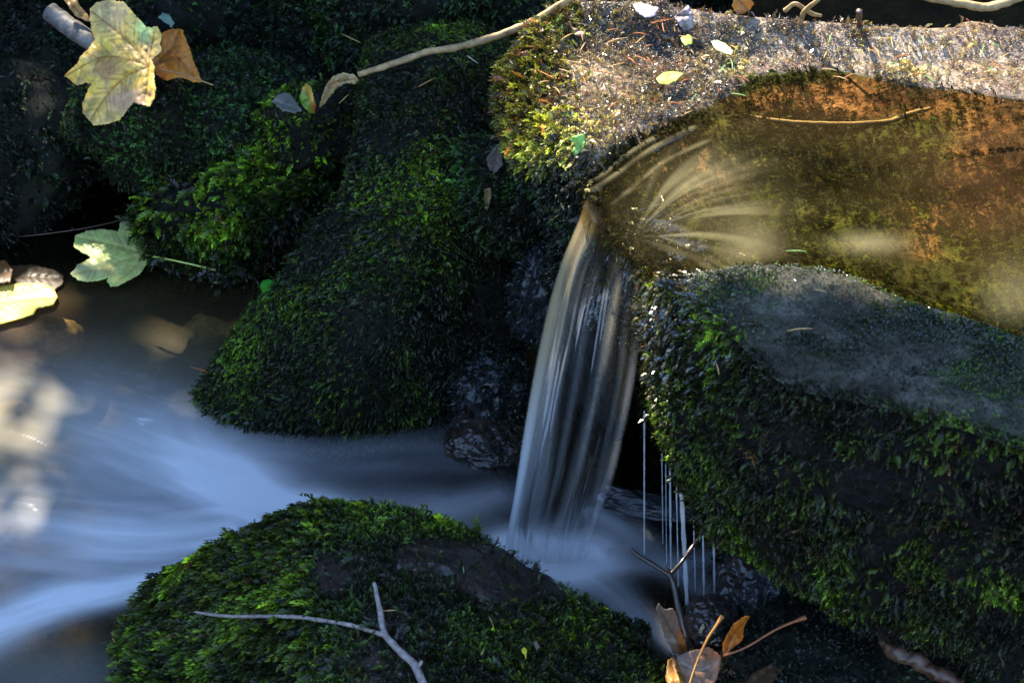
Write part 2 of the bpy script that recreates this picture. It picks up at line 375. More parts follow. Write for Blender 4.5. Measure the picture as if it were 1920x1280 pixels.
for t_, q in slab_ctl:
    t = Z(*t_); o = np.array
    if q == 'b': pts = [t, t + o([0, .015, -.1]), t + o([0, .0, -.2]), t + o([0, -.03, -.35]), t + o([0, -.06, -.5])]
    elif q == 'l': pts = [t, t + o([.0, -.006, -.045]), t + o([.03, .01, -.12]), t + o([.05, .03, -.25]), t + o([.06, .05, -.48])]
    elif q == 'p': pts = [t, t + o([.018, .02, -.03]), t + o([.035, .06, -.10]), t + o([.05, .10, -.22]), t + o([.07, .12, -.45])]
    elif q == 'r': pts = [t, t + o([.02, 0, -.1]), t + o([.02, 0, -.2]), t + o([0, 0, -.35]), t + o([0, 0, -.5])]
    else:
        l = Y(*q); mid = (t + l) / 2 + o([-.004, -.022, .03])
        pts = [t, mid, l, l + o([.03, .07, -.05 if l[2] > .1 else -.02]), l + o([.05, .16, -.25])]
    for k in range(5): L[k].append(pts[k])
NA, NR = 1100, 300
per = [cr(np.array(x), NA, True) for x in L]
side = cr(np.array(per), 110)              # 110 x NA x 3
POOL_PX = [(1112, 300), (1180, 262), (1250, 232), (1330, 195), (1420, 140), (1560, 128), (1720, 160), (1920, 185), (2280, 190), (2330, 700), (1990, 665), (1900, 636), (1800, 600),
           (1700, 572), (1610, 530), (1540, 512), (1440, 503), (1350, 515), (1290, 505), (1235, 498), (1185, 476), (1142, 432), (1106, 380)]
WL = 0.379
POOL = np.array([Z(a, b, WL)[:2] for a, b in POOL_PX])
LIP = np.array([Z(a, b, .355)[:2] for a, b in ((1060, 290), (1106, 372), (1142, 432), (1185, 480), (1225, 520))])
def top_h(xy, zedge, s):
    """height of the slab's top; s = 0 at the rim, 1 inside"""
    d, _, _, _ = seg_dist(xy, POOL); ins = inside(xy, POOL)
    dl, _, _, _ = seg_dist(xy, LIP, False)
    q3 = np.c_[xy, xy[:, :1] * 0]; bk = sm(-.12, .02, xy[:, 1] + .10 * sm(.1, .5, xy[:, 0]))
    z0 = (0.387 + 0.003 * fbm(q3, 9, 3, 40)) * (1 - bk) + bk * (.3815 + .0035 * fbm(q3, 14, 3, 41))
    z = zedge + (z0 - zedge) * sm(0, 0.05, s)
    bed = (0.368 - 0.030 * sm(0.0, 0.09, d)) * (1 - bk) + bk * (.376 - .020 * sm(0, .16, d))
    lipf = 1 - sm(0.0, 0.07, dl)
    bed = bed * (1 - lipf) + np.minimum(bed, 0.352) * lipf
    f = sm(-0.012, 0.018, np.where(ins, d, -d))
    return z * (1 - f) + bed * f
ctr = Z(1560, 350, .39)[:2]
rim = per[0]; ks = np.linspace(0, 1, NR)[1:] ** 1.0
rings = []
for k in ks:
    xy = rim[:, :2] * (1 - k) + ctr * k
    s = k * np.linalg.norm(rim[:, :2] - ctr, axis=1)
    rings.append(np.c_[xy, top_h(xy, rim[:, 2], s)])
G = np.concatenate([side[::-1], np.array(rings)], 0)       # rows: base .. rim .. centre
V = G.transpose(1, 0, 2).reshape(-1, 3); nvv = G.shape[0]
F_ = gridfaces(NA, nvv, True)
F_ = orient(V, F_); Nn = vnormals(V, F_)
dP, _, _, _ = seg_dist(V[:, :2], POOL); inP = inside(V[:, :2], POOL) & (V[:, 2] > .3)
onside = 1 - sm(.5, .8, Nn[:, 2])
dL, _, _, _ = seg_dist(V[:, :2], LIP, False)
amp = 0.0028 + 0.020 * onside * (1 - (1 - sm(.0, .05, dL)) * (V[:, 2] > .3)) - 0.001 * inP
V = V + Nn * (((fbm(V, 13, 5, 7, .6)) - .6 * np.abs(fbm(V, 9, 3, 17)) * onside) * amp + fbm(V, 110, 3, 8) * 0.0012)[:, None]
# material: wet dark stone, brown silty bed under water
m, nt, nd, lk, b = newmat('wet_slab_stone')
bedm = attr(nt, 'bed'); shelf = attr(nt, 'shelf'); bankm = attr(nt, 'bank'); silt_f = attr(nt, 'silt')
stone = ramp(nt, noise(nt, 30, 8, 0.7), [(0.38, (0.06, 0.055, 0.04)), (0.5, (0.12, 0.11, 0.08)), (0.62, (0.24, 0.22, 0.17))])
brown = ramp(nt, noise(nt, 34, 8, 0.75), [(0.32, (0.04, 0.02, 0.007)), (0.44, (0.12, 0.06, 0.02)), (0.53, (0.32, 0.15, 0.06)), (0.68, (0.60, 0.34, 0.17))])
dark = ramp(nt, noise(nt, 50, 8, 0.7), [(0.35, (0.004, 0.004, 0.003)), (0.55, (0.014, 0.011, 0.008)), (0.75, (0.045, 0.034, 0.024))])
grn = ramp(nt, noise(nt, 45, 6, 0.7), [(0.35, (0.014, 0.018, 0.003)), (0.52, (0.06, 0.078, 0.010)), (0.72, (0.19, 0.18, 0.03))])
bedc = mixc(nt, silt_f, grn, brown); bedc = mixc(nt, .8, bedc, ramp(nt, noise(nt, 13, 4, .6), [(.42, (.13, .12, .08)), (.58, (1.2, 1.2, 1.2))]), 'MULTIPLY')  # brown silt colour over the green bed
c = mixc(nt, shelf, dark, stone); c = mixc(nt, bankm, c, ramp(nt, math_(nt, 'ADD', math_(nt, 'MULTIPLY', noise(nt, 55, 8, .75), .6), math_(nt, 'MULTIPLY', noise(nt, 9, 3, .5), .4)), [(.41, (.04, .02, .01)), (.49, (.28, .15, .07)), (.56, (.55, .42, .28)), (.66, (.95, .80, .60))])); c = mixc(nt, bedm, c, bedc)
c = mixc(nt, .8, c, ramp(nt, noise(nt, 420, 5, .8), [(.36, (.18,) * 3), (.5, (.75,) * 3), (.62, (1.35,) * 3)]), 'MULTIPLY')
lk.new(c, b.inputs['Base Color']); b.inputs['Roughness'].default_value = 0.28
lk.new(math_(nt, 'MULTIPLY_ADD', noise(nt, 70, 4), 0.35, 0.12), b.inputs['Roughness'])
lk.new(math_(nt, 'MULTIPLY_ADD', bankm, .5, .5), b.inputs['Specular IOR Level']); lk.new(bankm, b.inputs['Coat Weight']); b.inputs['Coat Roughness'].default_value = .3
h = math_(nt, 'ADD', noise(nt, 260, 6, 0.75), math_(nt, 'MULTIPLY', noise(nt, 50, 5), 2.0))
lk.new(bump(nt, h, 1.0, 0.007), b.inputs['Normal']); SLABM = m
def blobs(px, py, L_): return sum(w_ * fd(px, py, *q) for *q, w_ in L_)
px, py, _ = project(V)
bed = sm(-0.004, 0.006, np.where(inP, dP, -dP)) * (Nn[:, 2] > .3)
nz = fbm(V, 10, 4, 50)
silt = sm(.3, .7, blobs(px, py, [(1560, 180, 220, 45, 1.0), (1890, 320, 130, 170, 1.1), (1300, 330, 70, 60, .3)]) + nz * .75)
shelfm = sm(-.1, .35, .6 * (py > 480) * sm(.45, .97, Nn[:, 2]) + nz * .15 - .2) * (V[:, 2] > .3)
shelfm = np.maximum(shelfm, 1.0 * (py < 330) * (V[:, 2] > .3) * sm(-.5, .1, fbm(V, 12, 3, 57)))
bankv = (py < 330) * (V[:, 2] > .33) * (1 - bed)
SL = mesh('stone_slab', V, F_, SLABM, None, dict(bank=bankv, bed=bed, silt=silt, shelf=shelfm))
tag(SL, 'broad flat stone slab holding the sunlit upper pool, moss hanging down its dark front face', 'rock slab')
SLV, SLF = V, F_
def P2(c): return c[:, :2]
def sl_front(c, px, py, n):        # hanging moss on the front face and its brow
    f = (n[:, 2] < .55) & (c[:, 1] < -.22) & (py > 520)
    f2 = sm(.25, .6, .9 - n[:, 2] + 0) * 0
    brow = np.exp(-np.minimum(abs(py - np.interp(px, [1240, 1335, 1400, 1480, 1600, 1750, 1920, 2200], [530, 590, 660, 728, 752, 790, 842, 930])), 200) ** 2 / 14 ** 2) * (n[:, 2] > .3)
    bare = sm(.35, .8, fd(px, py, 1630, 900, 70, 55) + .8 * fd(px, py, 1650, 1040, 80, 70) + .45 * fbm(c, 20, 3, 61))
    return (f * (0.28 + sm(-.25, .25, fbm(c, 24, 4, 60))) + .8 * brow) * (1 - .9 * bare) * (1 - .75 * sm(1130, 1290, py))
moss(SL, SLV, SLF, 27000, (0.0045, 0.0105), (-.15, -0.25, -0.7), 0.9, 0.75, (0, 1, 2), sl_front, ((0.010, 0.006, 0.003), (0.035, 0.06, 0.007), (0.26, 0.42, 0.02), (0.16, 0.07, 0.02)), wetz=0, tip_gain=lambda P, px, py: np.clip(1.3 - .9 * sm(980, 1250, py) - .6 * fd(px, py, 1640, 980, 100, 120), .05, 1.2))  # tips darken towards the bottom and around one mid patch
def sl_shelf(c, px, py, n):
    d = (n[:, 2] > .5) & (py > 500) & (py < 900)
    ed = seg_dist(P2(c), POOL)[0]; out = ~inside(P2(c), POOL)
    return d * out * (0.16 + 1.1 * sm(-.15, .4, fbm(c, 24, 4, 71) + .0 * px + .30 * fd(px, py, 1750, 640, 220, 40) - .8 * np.exp(-((py - np.interp(px, [1400, 1480, 1920], [640, 690, 790])) / 30) ** 2)))
moss(SL, SLV, SLF, 12000, (0.0022, 0.0042), (0, 0, 0.3), 0.3, 0.7, (2, 0, 1), sl_shelf, ((0.012, 0.016, 0.006), (0.05, 0.11, 0.015), (0.20, 0.36, 0.03), (0.12, 0.09, 0.03)), wetz=0, wetall=.6, name='shelf_moss')
def sl_back(c, px, py, n):         # wet plants in the sun behind the pool
    out = ~inside(P2(c), POOL)
    return out * (n[:, 2] > .0) * (py < 330) * (0.2 + sm(-.25, .35, fbm(c, 18, 4, 81)))
moss(SL, SLV, SLF, 8000, (0.004, 0.009), (0, -.2, 0.1), 0.4, 0.6, (0, 1, 2), sl_back, ((0.16, 0.08, 0.04), (0.42, 0.26, 0.13), (0.62, 0.56, 0.18), (0.70, 0.24, 0.08)), mat=MOSSWET, wetz=0, wetall=1, spread=.8, tip_gain=lambda P, px, py: 1.3 + 0 * px, name='bank_plants')
def sl_left(c, px, py, n):
    return (px < 1090) * (1 - sm(250, 330, py)) * np.exp(-np.maximum(0, (px - np.interp(py, [0, 80, 150, 220, 285, 340, 400], [1070, 985, 962, 985, 1035, 1078, 1120])) - 10) / 34) * (c[:, 2] > .2)
moss(SL, SLV, SLF, 5200, (0.009, 0.018), (-.5, -0.2, -0.5), 0.8, 0.7, (0, 0, 1), sl_left, ((0.07, 0.035, 0.012), (0.26, 0.28, 0.03), (0.52, 0.56, 0.06), (0.62, 0.22, 0.07)), wetz=0, wetall=.2, tip_gain=lambda P, px, py: 1.3 + 0 * px, name='edge_moss')
def sl_dark(c, px, py, n):
    return (px < 1115) * sm(200, 290, py) * (py < 520) * (c[:, 2] > .1)
moss(SL, SLV, SLF, 3500, (0.008, 0.016), (-.4, -0.2, -0.8), 0.8, 0.6, (0, 0, 1), sl_dark, DKGREEN, wetz=0, wetall=.3, name='hanging_moss')  # shadow under the slab edge painted as darker green
def sl_bed(c, px, py, n):
    ins = inside(P2(c), POOL); dl = seg_dist(P2(c), LIP, False)[0]
    return ins * (0.35 + .8 * sm(-.2, .35, fbm(c, 14, 3, 91))) * (1 + .8 * fd(px, py, 1180, 400, 110, 90))
moss(SL, SLV, SLF, 12000, (0.006, 0.013), (-.6, -0.1, 0.0), 1.0, 0.15, (0, 1, 2), sl_bed, ((0.03, 0.018, 0.006), (0.04, 0.055, 0.006), (0.10, 0.14, 0.012), (0.07, 0.04, 0.014)), wetz=0, mat=WEED, name='pool_weed')
def droplets(parent, V, F_, n, size, dens, name='sparkle_droplets'):
    P, Nn = sample(V, F_, n, dens); a = np.linspace(0, 2 * math.pi, 6, endpoint=False); b_ = np.array([-.2, .55, 1.15, 1.5707])
    A, B = np.meshgrid(a, b_, indexing='ij'); T = np.stack([np.cos(A) * np.cos(B), np.sin(A) * np.cos(B), np.sin(B)], -1).reshape(-1, 3)
    s = rng.uniform(size[0], size[1], n) * rng.uniform(.6, 1.0, n); q = np.cross(Nn, rng.normal(0, 1, (n, 3))); q /= np.linalg.norm(q, axis=1, keepdims=True); u = np.cross(Nn, q)
    X = P[:, None] + Nn[:, None] * (rng.random(n) * .0035)[:, None, None] + s[:, None, None] * (T[None, :, 0:1] * q[:, None] * 1.5 + T[None, :, 1:2] * u[:, None] + T[None, :, 2:3] * Nn[:, None])
    f = gridfaces(6, 4, True); o = mesh(name, X.reshape(-1, 3), (f[None] + (np.arange(n) * 24)[:, None, None]).reshape(-1, 4), DROP, parent); o['kind'] = 'stuff'
DROP, nt, nd, lk, b = newmat('water_drop'); b.inputs['Base Color'].default_value = (.05, .05, .05, 1); b.inputs['Roughness'].default_value = .2; b.inputs['Alpha'].default_value = .75; b.inputs['Specular IOR Level'].default_value = .8
droplets(SL, SLV, SLF, 14000, (.0005, .0012), lambda c, px, py, n: sl_back(c, px, py, n) * (.15 + sm(-.1, .3, fbm(c, 15, 3, 85))))  # beads added on the bank to catch the sun as sparkles
droplets(SL, SLV, SLF, 2600, (.0004, .0011), lambda c, px, py, n: sl_shelf(c, px, py, n) * np.exp(-seg_dist(P2(c), POOL)[0] / .03), 'shelf_droplets')
def sl_lip(c, px, py, n):          # moss the falling water combs over
    return (c[:, 2] > .15) * fd(px, py, 1225, 560, 75, 110)
moss(SL, SLV, SLF, 5200, (0.008, 0.016), (-.3, -0.3, -.8), 1.0, 0.5, (0, 1, 1), sl_lip, ((0.014, 0.010, 0.004), (0.03, 0.035, 0.008), (0.10, 0.10, 0.018), (0.16, 0.08, 0.03)), wetz=0, wetall=.9, mat=MOSSWET, spread=.3, name='lip_moss')

# ---- rocks behind the pool and along its left bank
def brock(name, px, py, z, r, rot, label, seed, n, pal, size=(.007, .014), lean=(-.3, -.4, -.6), dens=None, kinds=(0, 1, 2), amp=.3, mat=None, cat='boulder', wetz=.03, sq=2.4, up=.6, **k):
    c = Z(px, py, z)
    o, V, F_ = ball_rock(name, c, r, rot, amp, 1.4, seed, mat=mat, sq=sq)
    tag(o, label, cat)
    if n: moss(o, V, F_, n, size, lean, .8, up, kinds, dens, pal, wetz=wetz, **k)
    return o, V, F_
clump = lambda sd, lo=-.3, hi=.3: (lambda c, px, py, n: .12 + sm(lo, hi, fbm(c, 15, 3, sd)))
brock('mossy_rock', 480, 392, .030, (.135, .085, .095), (0, -8, 22), 'ferny moss covered rock behind the floating pale green leaf', 11, 10000, GREEN, (.012, .022), (-.4, -.4, -.4), clump(1), (0, 0, 1))
brock('mossy_rock', 385, 235, .12, (.14, .09, .085), (0, 0, 10), 'dark rounded rock with bluish moss right under the big cream maple leaf', 12, 8000, BLGREEN, (.006, .011), (0, -.4, -.2), None, (2, 1))
brock('mossy_bank', -20, 215, .04, (.17, .24, .15), (0, 8, 12), 'tall shadowed mossy bank at the left edge of the pool', 13, 9000, DKGREEN, (.008, .015), (.2, -.3, -.7), clump(3), (0, 1, 2))
brock('mossy_bank', 480, 20, .08, (.24, .20, .17), (0, 0, -8), 'mossy bank behind the leaves, left of the long pale twig', 14, 12000, BLGREEN, (.009, .016), (0, -.4, -.3), clump(4), (2, 0, 1), amp=.35)
brock('mossy_bank', 800, 60, .15, (.20, .14, .15), (0, 0, 5), 'mossy bank that the long pale twig lies across', 15, 11000, BLGREEN, (.008, .015), (-.2, -.5, -.4), clump(5), (2, 0, 1), amp=.3)
brock('mossy_bank', 200, -60, .1, (.3, .2, .2), (0, 0, 0), 'dark mossy ground at the very top left behind the maple leaf', 16, 7000, DKGREEN, (.009, .015), (0, -.3, -.3), clump(6))
brock('mossy_bank', 850, -120, .12, (.4, .2, .22), (0, 0, 0), 'dark mossy ground at the top behind the long pale twig', 17, 7000, DKGREEN, (.009, .015), (0, -.3, -.3), clump(7))
brock('mossy_rock', 600, 235, .15, (.075, .05, .045), (0, 0, 20), 'small greyish rock under the curled brown leaf', 18, 1500, GREEN, (.007, .012), (-.2, -.4, -.2), clump(8, -.1, .5), (0, 1))
WETR = rock_mat('wet_black_rock', (0.006, 0.006, 0.008), (0.016, 0.017, 0.022), (0.04, 0.042, 0.055), 0.3, 0.7, 90, 1.0, .006)
BRNR = rock_mat('wet_brown_rock', (0.006, 0.004, 0.003), (0.03, 0.013, 0.006), (0.12, 0.05, 0.02), 0.24, 1.0, 70, 1.0, .006)
brock('wet_rock', 1015, 540, .10, (.036, .05, .06), (0, 10, 0), 'bluish black wet rock in the crevice just left of the top of the waterfall', 21, 1300, DKGREEN, (.004, .008), mat=WETR, wetz=0, wetall=.9, cat='rock')
brock('wet_rock', 935, 365, .20, (.05, .05, .06), (0, 0, 30), 'mossy rock tucked under the left corner of the slab, below the pointed grey leaf', 22, 1800, BLGREEN, (.007, .013), (-.5, -.3, -.3), cat='rock')
brock('wet_rock', 905, 735, .01, (.05, .05, .045), (0, 0, 0), 'black wet rock with blue glints at the right foot of the central boulder', 23, 2500, DKGREEN, (.004, .008), mat=WETR, wetz=0, wetall=.9, cat='rock')
brock('wet_rock', 912, 828, -.002, (.045, .042, .022), (0, 8, -15), 'wet orange brown rock at the water beside the foot of the fall', 24, 700, DKGREEN, (.003, .007), wetall=.9, dens=clump(9, 0, .4), mat=BRNR, cat='rock')
brock('wet_rock', 1075, 700, .10, (.11, .05, .20), (0, 0, 0), 'dark wet rock wall hidden in shade behind the waterfall', 25, 0, None, mat=WETR, cat='rock') if False else None
brock('rock_ledge', 1225, 962, -.008, (.055, .018, .018), (0, 6, -10), 'low wet ledge with a bright blue rim behind the thin trickles', 26, 0, None, mat=WETR, cat='rock')
brock('wet_stone', 1335, 1170, .0, (.030, .028, .028), (0, 0, 0), 'round wet stone behind the dead leaves at the foot of the trickles', 27, 0, None, mat=BRNR, cat='stone', amp=.15, sq=2.0)
brock('wet_stone', 1405, 1100, .01, (.030, .04, .03), (0, 20, 30), 'wet brown stone under the overhang right of the trickles', 28, 0, None, mat=BRNR, cat='stone')
brock('wet_stone', 1450, 1120, .02, (.035, .035, .03), (0, -20, 10), 'wet black stone with blue glints under the mossy overhang', 29, 200, DKGREEN, (.004, .007), mat=WETR, cat='stone', wetall=.8, wetz=0)
brock('mossy_rock', 1560, 1260, .02, (.10, .07, .055), (0, 0, -10), 'dark rock with fine bluish moss at the bottom right, beside the dead leaves', 30, 6000, ((0.006, 0.008, 0.006), (0.012, 0.028, 0.018), (0.03, 0.07, 0.04), (0.03, 0.03, 0.03)), (.004, .007), (0, -.2, .2), None, (2, 1))
brock('dark_rock', 1850, 1330, -.03, (.2, .13, .10), (0, 0, 0), 'black shadowed rock under the slab in the bottom right corner', 31, 2500, BLGREEN, (.006, .012), cat='rock')
brock('dark_rock', 1700, 1050, -.02, (.2, .10, .13), (0, 0, -8), 'dark bare rock supporting the slab deep under the overhang', 32, 0, None, mat=WETR, cat='rock')
SUBM = rock_mat('submerged_stone', (0.08, 0.055, 0.02), (0.20, 0.13, 0.045), (0.32, 0.21, 0.08), 0.6, 0, 60, .4)
for px_, py_, r_, lb in ((380, 625, .027, 'round brown stone just under the water left of the central boulder'), 
                         (90, 640, .04, 'large tan stone sunk in the pool below the yellow leaf'), (10, 800, .04, 'pale tan stone under the milky water at the left edge'),):
    o, V, F_ = ball_rock('sunken_stone', Z(px_, py_, -.042), (r_, r_ * .8, r_ * .75), (0, 0, 20), .2, 1.3, int(px_), mat=SUBM, nu=60, nv=40); tag(o, lb, 'stone')

# ------------------------------------------------------------------ ground
gx, gy = np.meshgrid(np.linspace(-14, 14, 281), np.linspace(-8, 16, 241), indexing='ij')
g2 = np.stack([gx, gy, gx * 0], -1)
gz = -.10 + .5 * sm(.75, 1.6, gy) + .9 * np.maximum(gy - 1.5, 0) * sm(1.5, 3, gy) + .35 * np.maximum(abs(gx) - 1.2, 0) + .03 * fbm(g2, 2.5, 4, 3) + .25 * fbm(g2, .6, 3, 4) * sm(1.5, 3, np.hypot(gx, gy))
gz = np.where((gy < .7) & (abs(gx) < 1.2), np.minimum(gz, -.075), gz)
GM = rock_mat('forest_soil', (0.02, 0.012, 0.006), (0.05, 0.032, 0.012), (0.12, 0.075, 0.03), .7, 0, 60, .5)
g = mesh('ground', np.stack([gx, gy, gz], -1).reshape(-1, 3), gridfaces(281, 241)[:, ::-1] if False else gridfaces(281, 241), GM); tag(g, kind='structure')

# ------------------------------------------------------------------ water
def water_mat(name, tint=(0.95, 0.93, 0.8), bscale=30, bstr=.12, foamcol=(0.75, 0.8, 0.85), rough=.03, vis=False):
    m, nt, nd, lk, b = newmat(name); nd.remove(b)
    g = N(nt, 'ShaderNodeBsdfGlossy'); g.inputs['Roughness'].default_value = rough
    t = N(nt, 'ShaderNodeBsdfTransparent'); t.inputs['Color'].default_value = tint + (1,)
    fr = N(nt, 'ShaderNodeFresnel'); fr.inputs['IOR'].default_value = 1.33
    nrm = bump(nt, noise(nt, bscale, 3, .5), bstr, .01); lk.new(nrm, g.inputs['Normal']); lk.new(nrm, fr.inputs['Normal'])
    x = N(nt, 'ShaderNodeMixShader'); lk.new(math_(nt, 'MULTIPLY', fr.outputs[0], attr(nt, 'vis')) if vis else fr.outputs[0], x.inputs[0]); lk.new(t.outputs[0], x.inputs[1]); lk.new(g.outputs[0], x.inputs[2])
    d = N(nt, 'ShaderNodeBsdfDiffuse'); tl = N(nt, 'ShaderNodeBsdfTranslucent')
    fc = attr(nt, 'Col', 'Color'); lk.new(fc, d.inputs['Color']); lk.new(fc, tl.inputs['Color'])
    dx = N(nt, 'ShaderNodeMixShader'); dx.inputs[0].default_value = .3; lk.new(d.outputs[0], dx.inputs[1]); lk.new(tl.outputs[0], dx.inputs[2])
    y = N(nt, 'ShaderNodeMixShader'); lk.new(attr(nt, 'foam_glint'), y.inputs[0]); lk.new(x.outputs[0], y.inputs[1]); lk.new(dx.outputs[0], y.inputs[2])
    lk.new(y.outputs[0], nd['Material Output'].inputs[0]); return m
# lower pool
xs = np.concatenate([np.linspace(-2.2, -.66, 30)[:-1], np.linspace(-.66, .36, 560), np.linspace(.36, 2.2, 40)[1:]])
ys = np.concatenate([np.linspace(-1.8, -.46, 30)[:-1], np.linspace(-.46, .62, 560), np.linspace(.62, 1.25, 40)[1:]])
X_, Y_ = np.meshgrid(xs, ys, indexing='ij'); wp = np.stack([X_, Y_, X_ * 0], -1).reshape(-1, 3)
px, py, _ = project(wp)
def stroke(pts, width, inten, alo=14, ahi=150, seed=0, streak=.30):
    """milky water and painted rim glints drawn out along a line"""
    q = np.array([Z(a, b_, 0)[:2] for a, b_ in pts]); q = cr(q, 24)
    d, a, sd, tot = seg_dist(wp[:, :2], q, False); ww = np.interp(a / tot, np.linspace(0, 1, len(width)), width)
    it = np.interp(a / tot, np.linspace(0, 1, len(inten)), inten)
    n = fbm(np.stack([a * alo * .8, sd * d * ahi * .55, a * 0 + seed], -1), 1.0, 4, seed)
    return it * np.exp(-(d / ww) ** 2) * np.clip(1 + streak * n * 1.6, 0, 2)
foam_glint = np.zeros(len(wp))
foam_glint += stroke([(660, 975), (520, 950), (400, 900), (280, 850), (100, 790), (-150, 740)], (.02, .035, .06, .10, .14), (.95, .9, .5, .25, .15), seed=1)
foam_glint += stroke([(330, 1080), (230, 1105), (100, 1130), (-60, 1190), (-200, 1230)], (.012, .02, .028, .03), (.9, 1.1, .85, .7), seed=2)
foam_glint += stroke([(420, 1000), (280, 1010), (120, 1000), (-60, 980), (-250, 960)], (.04, .06, .09, .12), (.8, .7, .5, .4), seed=3)
foam_glint += stroke([(560, 940), (400, 860), (340, 780)], (.03, .04, .05), (.25, .3, .15), seed=4)
foam_glint += stroke([(930, 930), (820, 960), (700, 960), (600, 930)], (.02, .03, .03, .02), (.30, .42, .3, .2), seed=5, alo=10, ahi=80)
foam_glint += stroke([(880, 850), (760, 850), (640, 860), (480, 850)], (.04, .05, .05, .05), (.10, .13, .15, .2), seed=6)
foam_glint += stroke([(960, 1045), (1040, 1050), (1110, 1035)], (.034, .036, .030), (1.6, 1.5, 1.0), seed=7, streak=.3)
foam_glint += stroke([(1060, 1060), (1130, 1100), (1200, 1160), (1260, 1210)], (.025, .02, .014, .010), (.45, .35, .5, .5), seed=8)
foam_glint += stroke([(1110, 960), (1180, 1000), (1260, 1060), (1330, 1110)], (.014, .016, .016, .014), (.35, .28, .22, .2), seed=9)
foam_glint += stroke([(1120, 1060), (1250, 1060), (1350, 1040)], (.012, .014, .012), (.25, .2, .2), seed=10)
foam_glint += stroke([(1130, 932), (1190, 938), (1240, 955), (1305, 962)], (.005, .006, .004), (.9, .9, .7), ahi=300, seed=12, streak=1.0)  # pale streak painted in for the glints along the ledge rim
foam_glint += .10 * fd(px, py, 250, 800, 300, 120)
foam_glint *= .35 + .65 * sm(560, 760, py + .25 * px)
# bubble trails with their sun glints painted in as pale threads
n1 = fbm(np.c_[wp[:, :2] @ np.array([[.87, .5], [-.5, .87]]) * np.array([9, 42]), wp[:, :1] * 0], 1, 3, 77)
thr = (1 - sm(0.0, 0.075, abs(n1))) * sm(.0, .3, fbm(wp, 28, 3, 78)) * np.minimum(1, 1.6 * fd(px, py, 170, 850, 220, 110))
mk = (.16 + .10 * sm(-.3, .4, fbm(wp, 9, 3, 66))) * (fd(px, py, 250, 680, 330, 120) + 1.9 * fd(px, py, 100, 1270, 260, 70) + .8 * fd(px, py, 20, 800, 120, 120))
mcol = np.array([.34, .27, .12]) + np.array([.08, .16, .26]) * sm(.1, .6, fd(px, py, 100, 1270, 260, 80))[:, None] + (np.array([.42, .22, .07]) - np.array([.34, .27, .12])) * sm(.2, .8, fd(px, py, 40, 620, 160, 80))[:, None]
foam_glint = np.clip(foam_glint, 0, .96) * (1 - .35 * fd(px, py, 20, 850, 110, 130)); kk = (mk / (mk + foam_glint + 1e-6))[:, None]
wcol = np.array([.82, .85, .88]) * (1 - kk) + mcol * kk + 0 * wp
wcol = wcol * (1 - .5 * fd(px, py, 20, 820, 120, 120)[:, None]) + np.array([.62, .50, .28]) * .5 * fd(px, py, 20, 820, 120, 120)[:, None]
foam_glint = np.clip(foam_glint + mk, 0, .95); foam_glint = np.maximum(foam_glint, .95 * thr); wcol = wcol * (1 - thr[:, None]) + .92 * thr[:, None]
wz = .0016 * fbm(wp, 16, 3, 90) + .004 * fd(px, py, 1030, 1050, 120, 60) * fbm(wp, 40, 2, 91) + .0013 * fbm(np.c_[wp[:, :2] @ np.array([[.9, .4], [-.4, .9]]) * np.array([8, 30]), wp[:, :1] * 0], 1, 3, 92) * fd(px, py, 200, 1000, 500, 220)
wpz = wp.copy(); wpz[:, 2] = wz
LW = water_mat('pool_water', (0.80, 0.78, 0.62), 14, .10)
o = mesh('water', wpz, gridfaces(len(xs), len(ys)), LW, None, dict(foam_glint=foam_glint, Col=wcol)); tag(o, kind='structure')
# upper pool
mn = POOL.min(0) - .01; mx = np.minimum(POOL.max(0) + .01, [1.0, 9])
xs = np.arange(mn[0], mx[0], .0022); ys = np.arange(mn[1], mx[1], .0022)
X_, Y_ = np.meshgrid(xs, ys, indexing='ij'); wp = np.stack([X_, Y_, X_ * 0], -1).reshape(-1, 3)
d, _, _, _ = seg_dist(wp[:, :2], POOL); ins = inside(wp[:, :2], POOL); sd = np.where(ins, d, -d)
dl, al, _, _ = seg_dist(wp[:, :2], LIP, False)
keep = sd > -.014
F_ = gridfaces(len(xs), len(ys)); F_ = F_[keep[F_].all(1)]
px, py, _ = project(wp + np.array([0, 0, WL]))
HUB = Z(1190, 420, WL)[:2]; rel = wp[:, :2] - HUB; rr = np.hypot(rel[:, 0], rel[:, 1]); th = np.arctan2(rel[:, 1], rel[:, 0])
fan = fbm(np.stack([th * 9 + 3 * rr * 4, rr * 7, rr * 0], -1), 1, 3, 33)
near = np.exp(-(rr / .13) ** 2)
wz = WL - .013 * (1 - sm(0, .08, dl)) + .0004 * fan * near + .0004 * fbm(wp, 30, 3, 34) + .0005 * np.exp(-(dl / .05) ** 2) * fbm(np.c_[al * 45, dl * 6, al * 0], 1, 3, 35)
wz += .0008 * fbm(np.c_[wp[:, 0] * 12, wp[:, 1] * 26, wp[:, 0] * 0], 1, 2, 36)
foam_glint = .30 * sm(-.15, .6, fan) * fd(px, py, 1320, 385, 95, 70) + .04 * fd(px, py, 1310, 370, 140, 90) + .20 * fd(px, py, 1630, 455, 60, 18) + .0 * sm(-.1, .5, fbm(wp * np.array([1, 2.2, 1]), 12, 3, 38)) + .14 * fd(px, py, 1410, 460, 50, 45) + .12 * fd(px, py, 1900, 560, 50, 60)  # cream fan and blobs: bright reflections painted into the water colour
foam_glint *= sm(0.0, .02, sd)
lip_refl = np.zeros(len(wp))
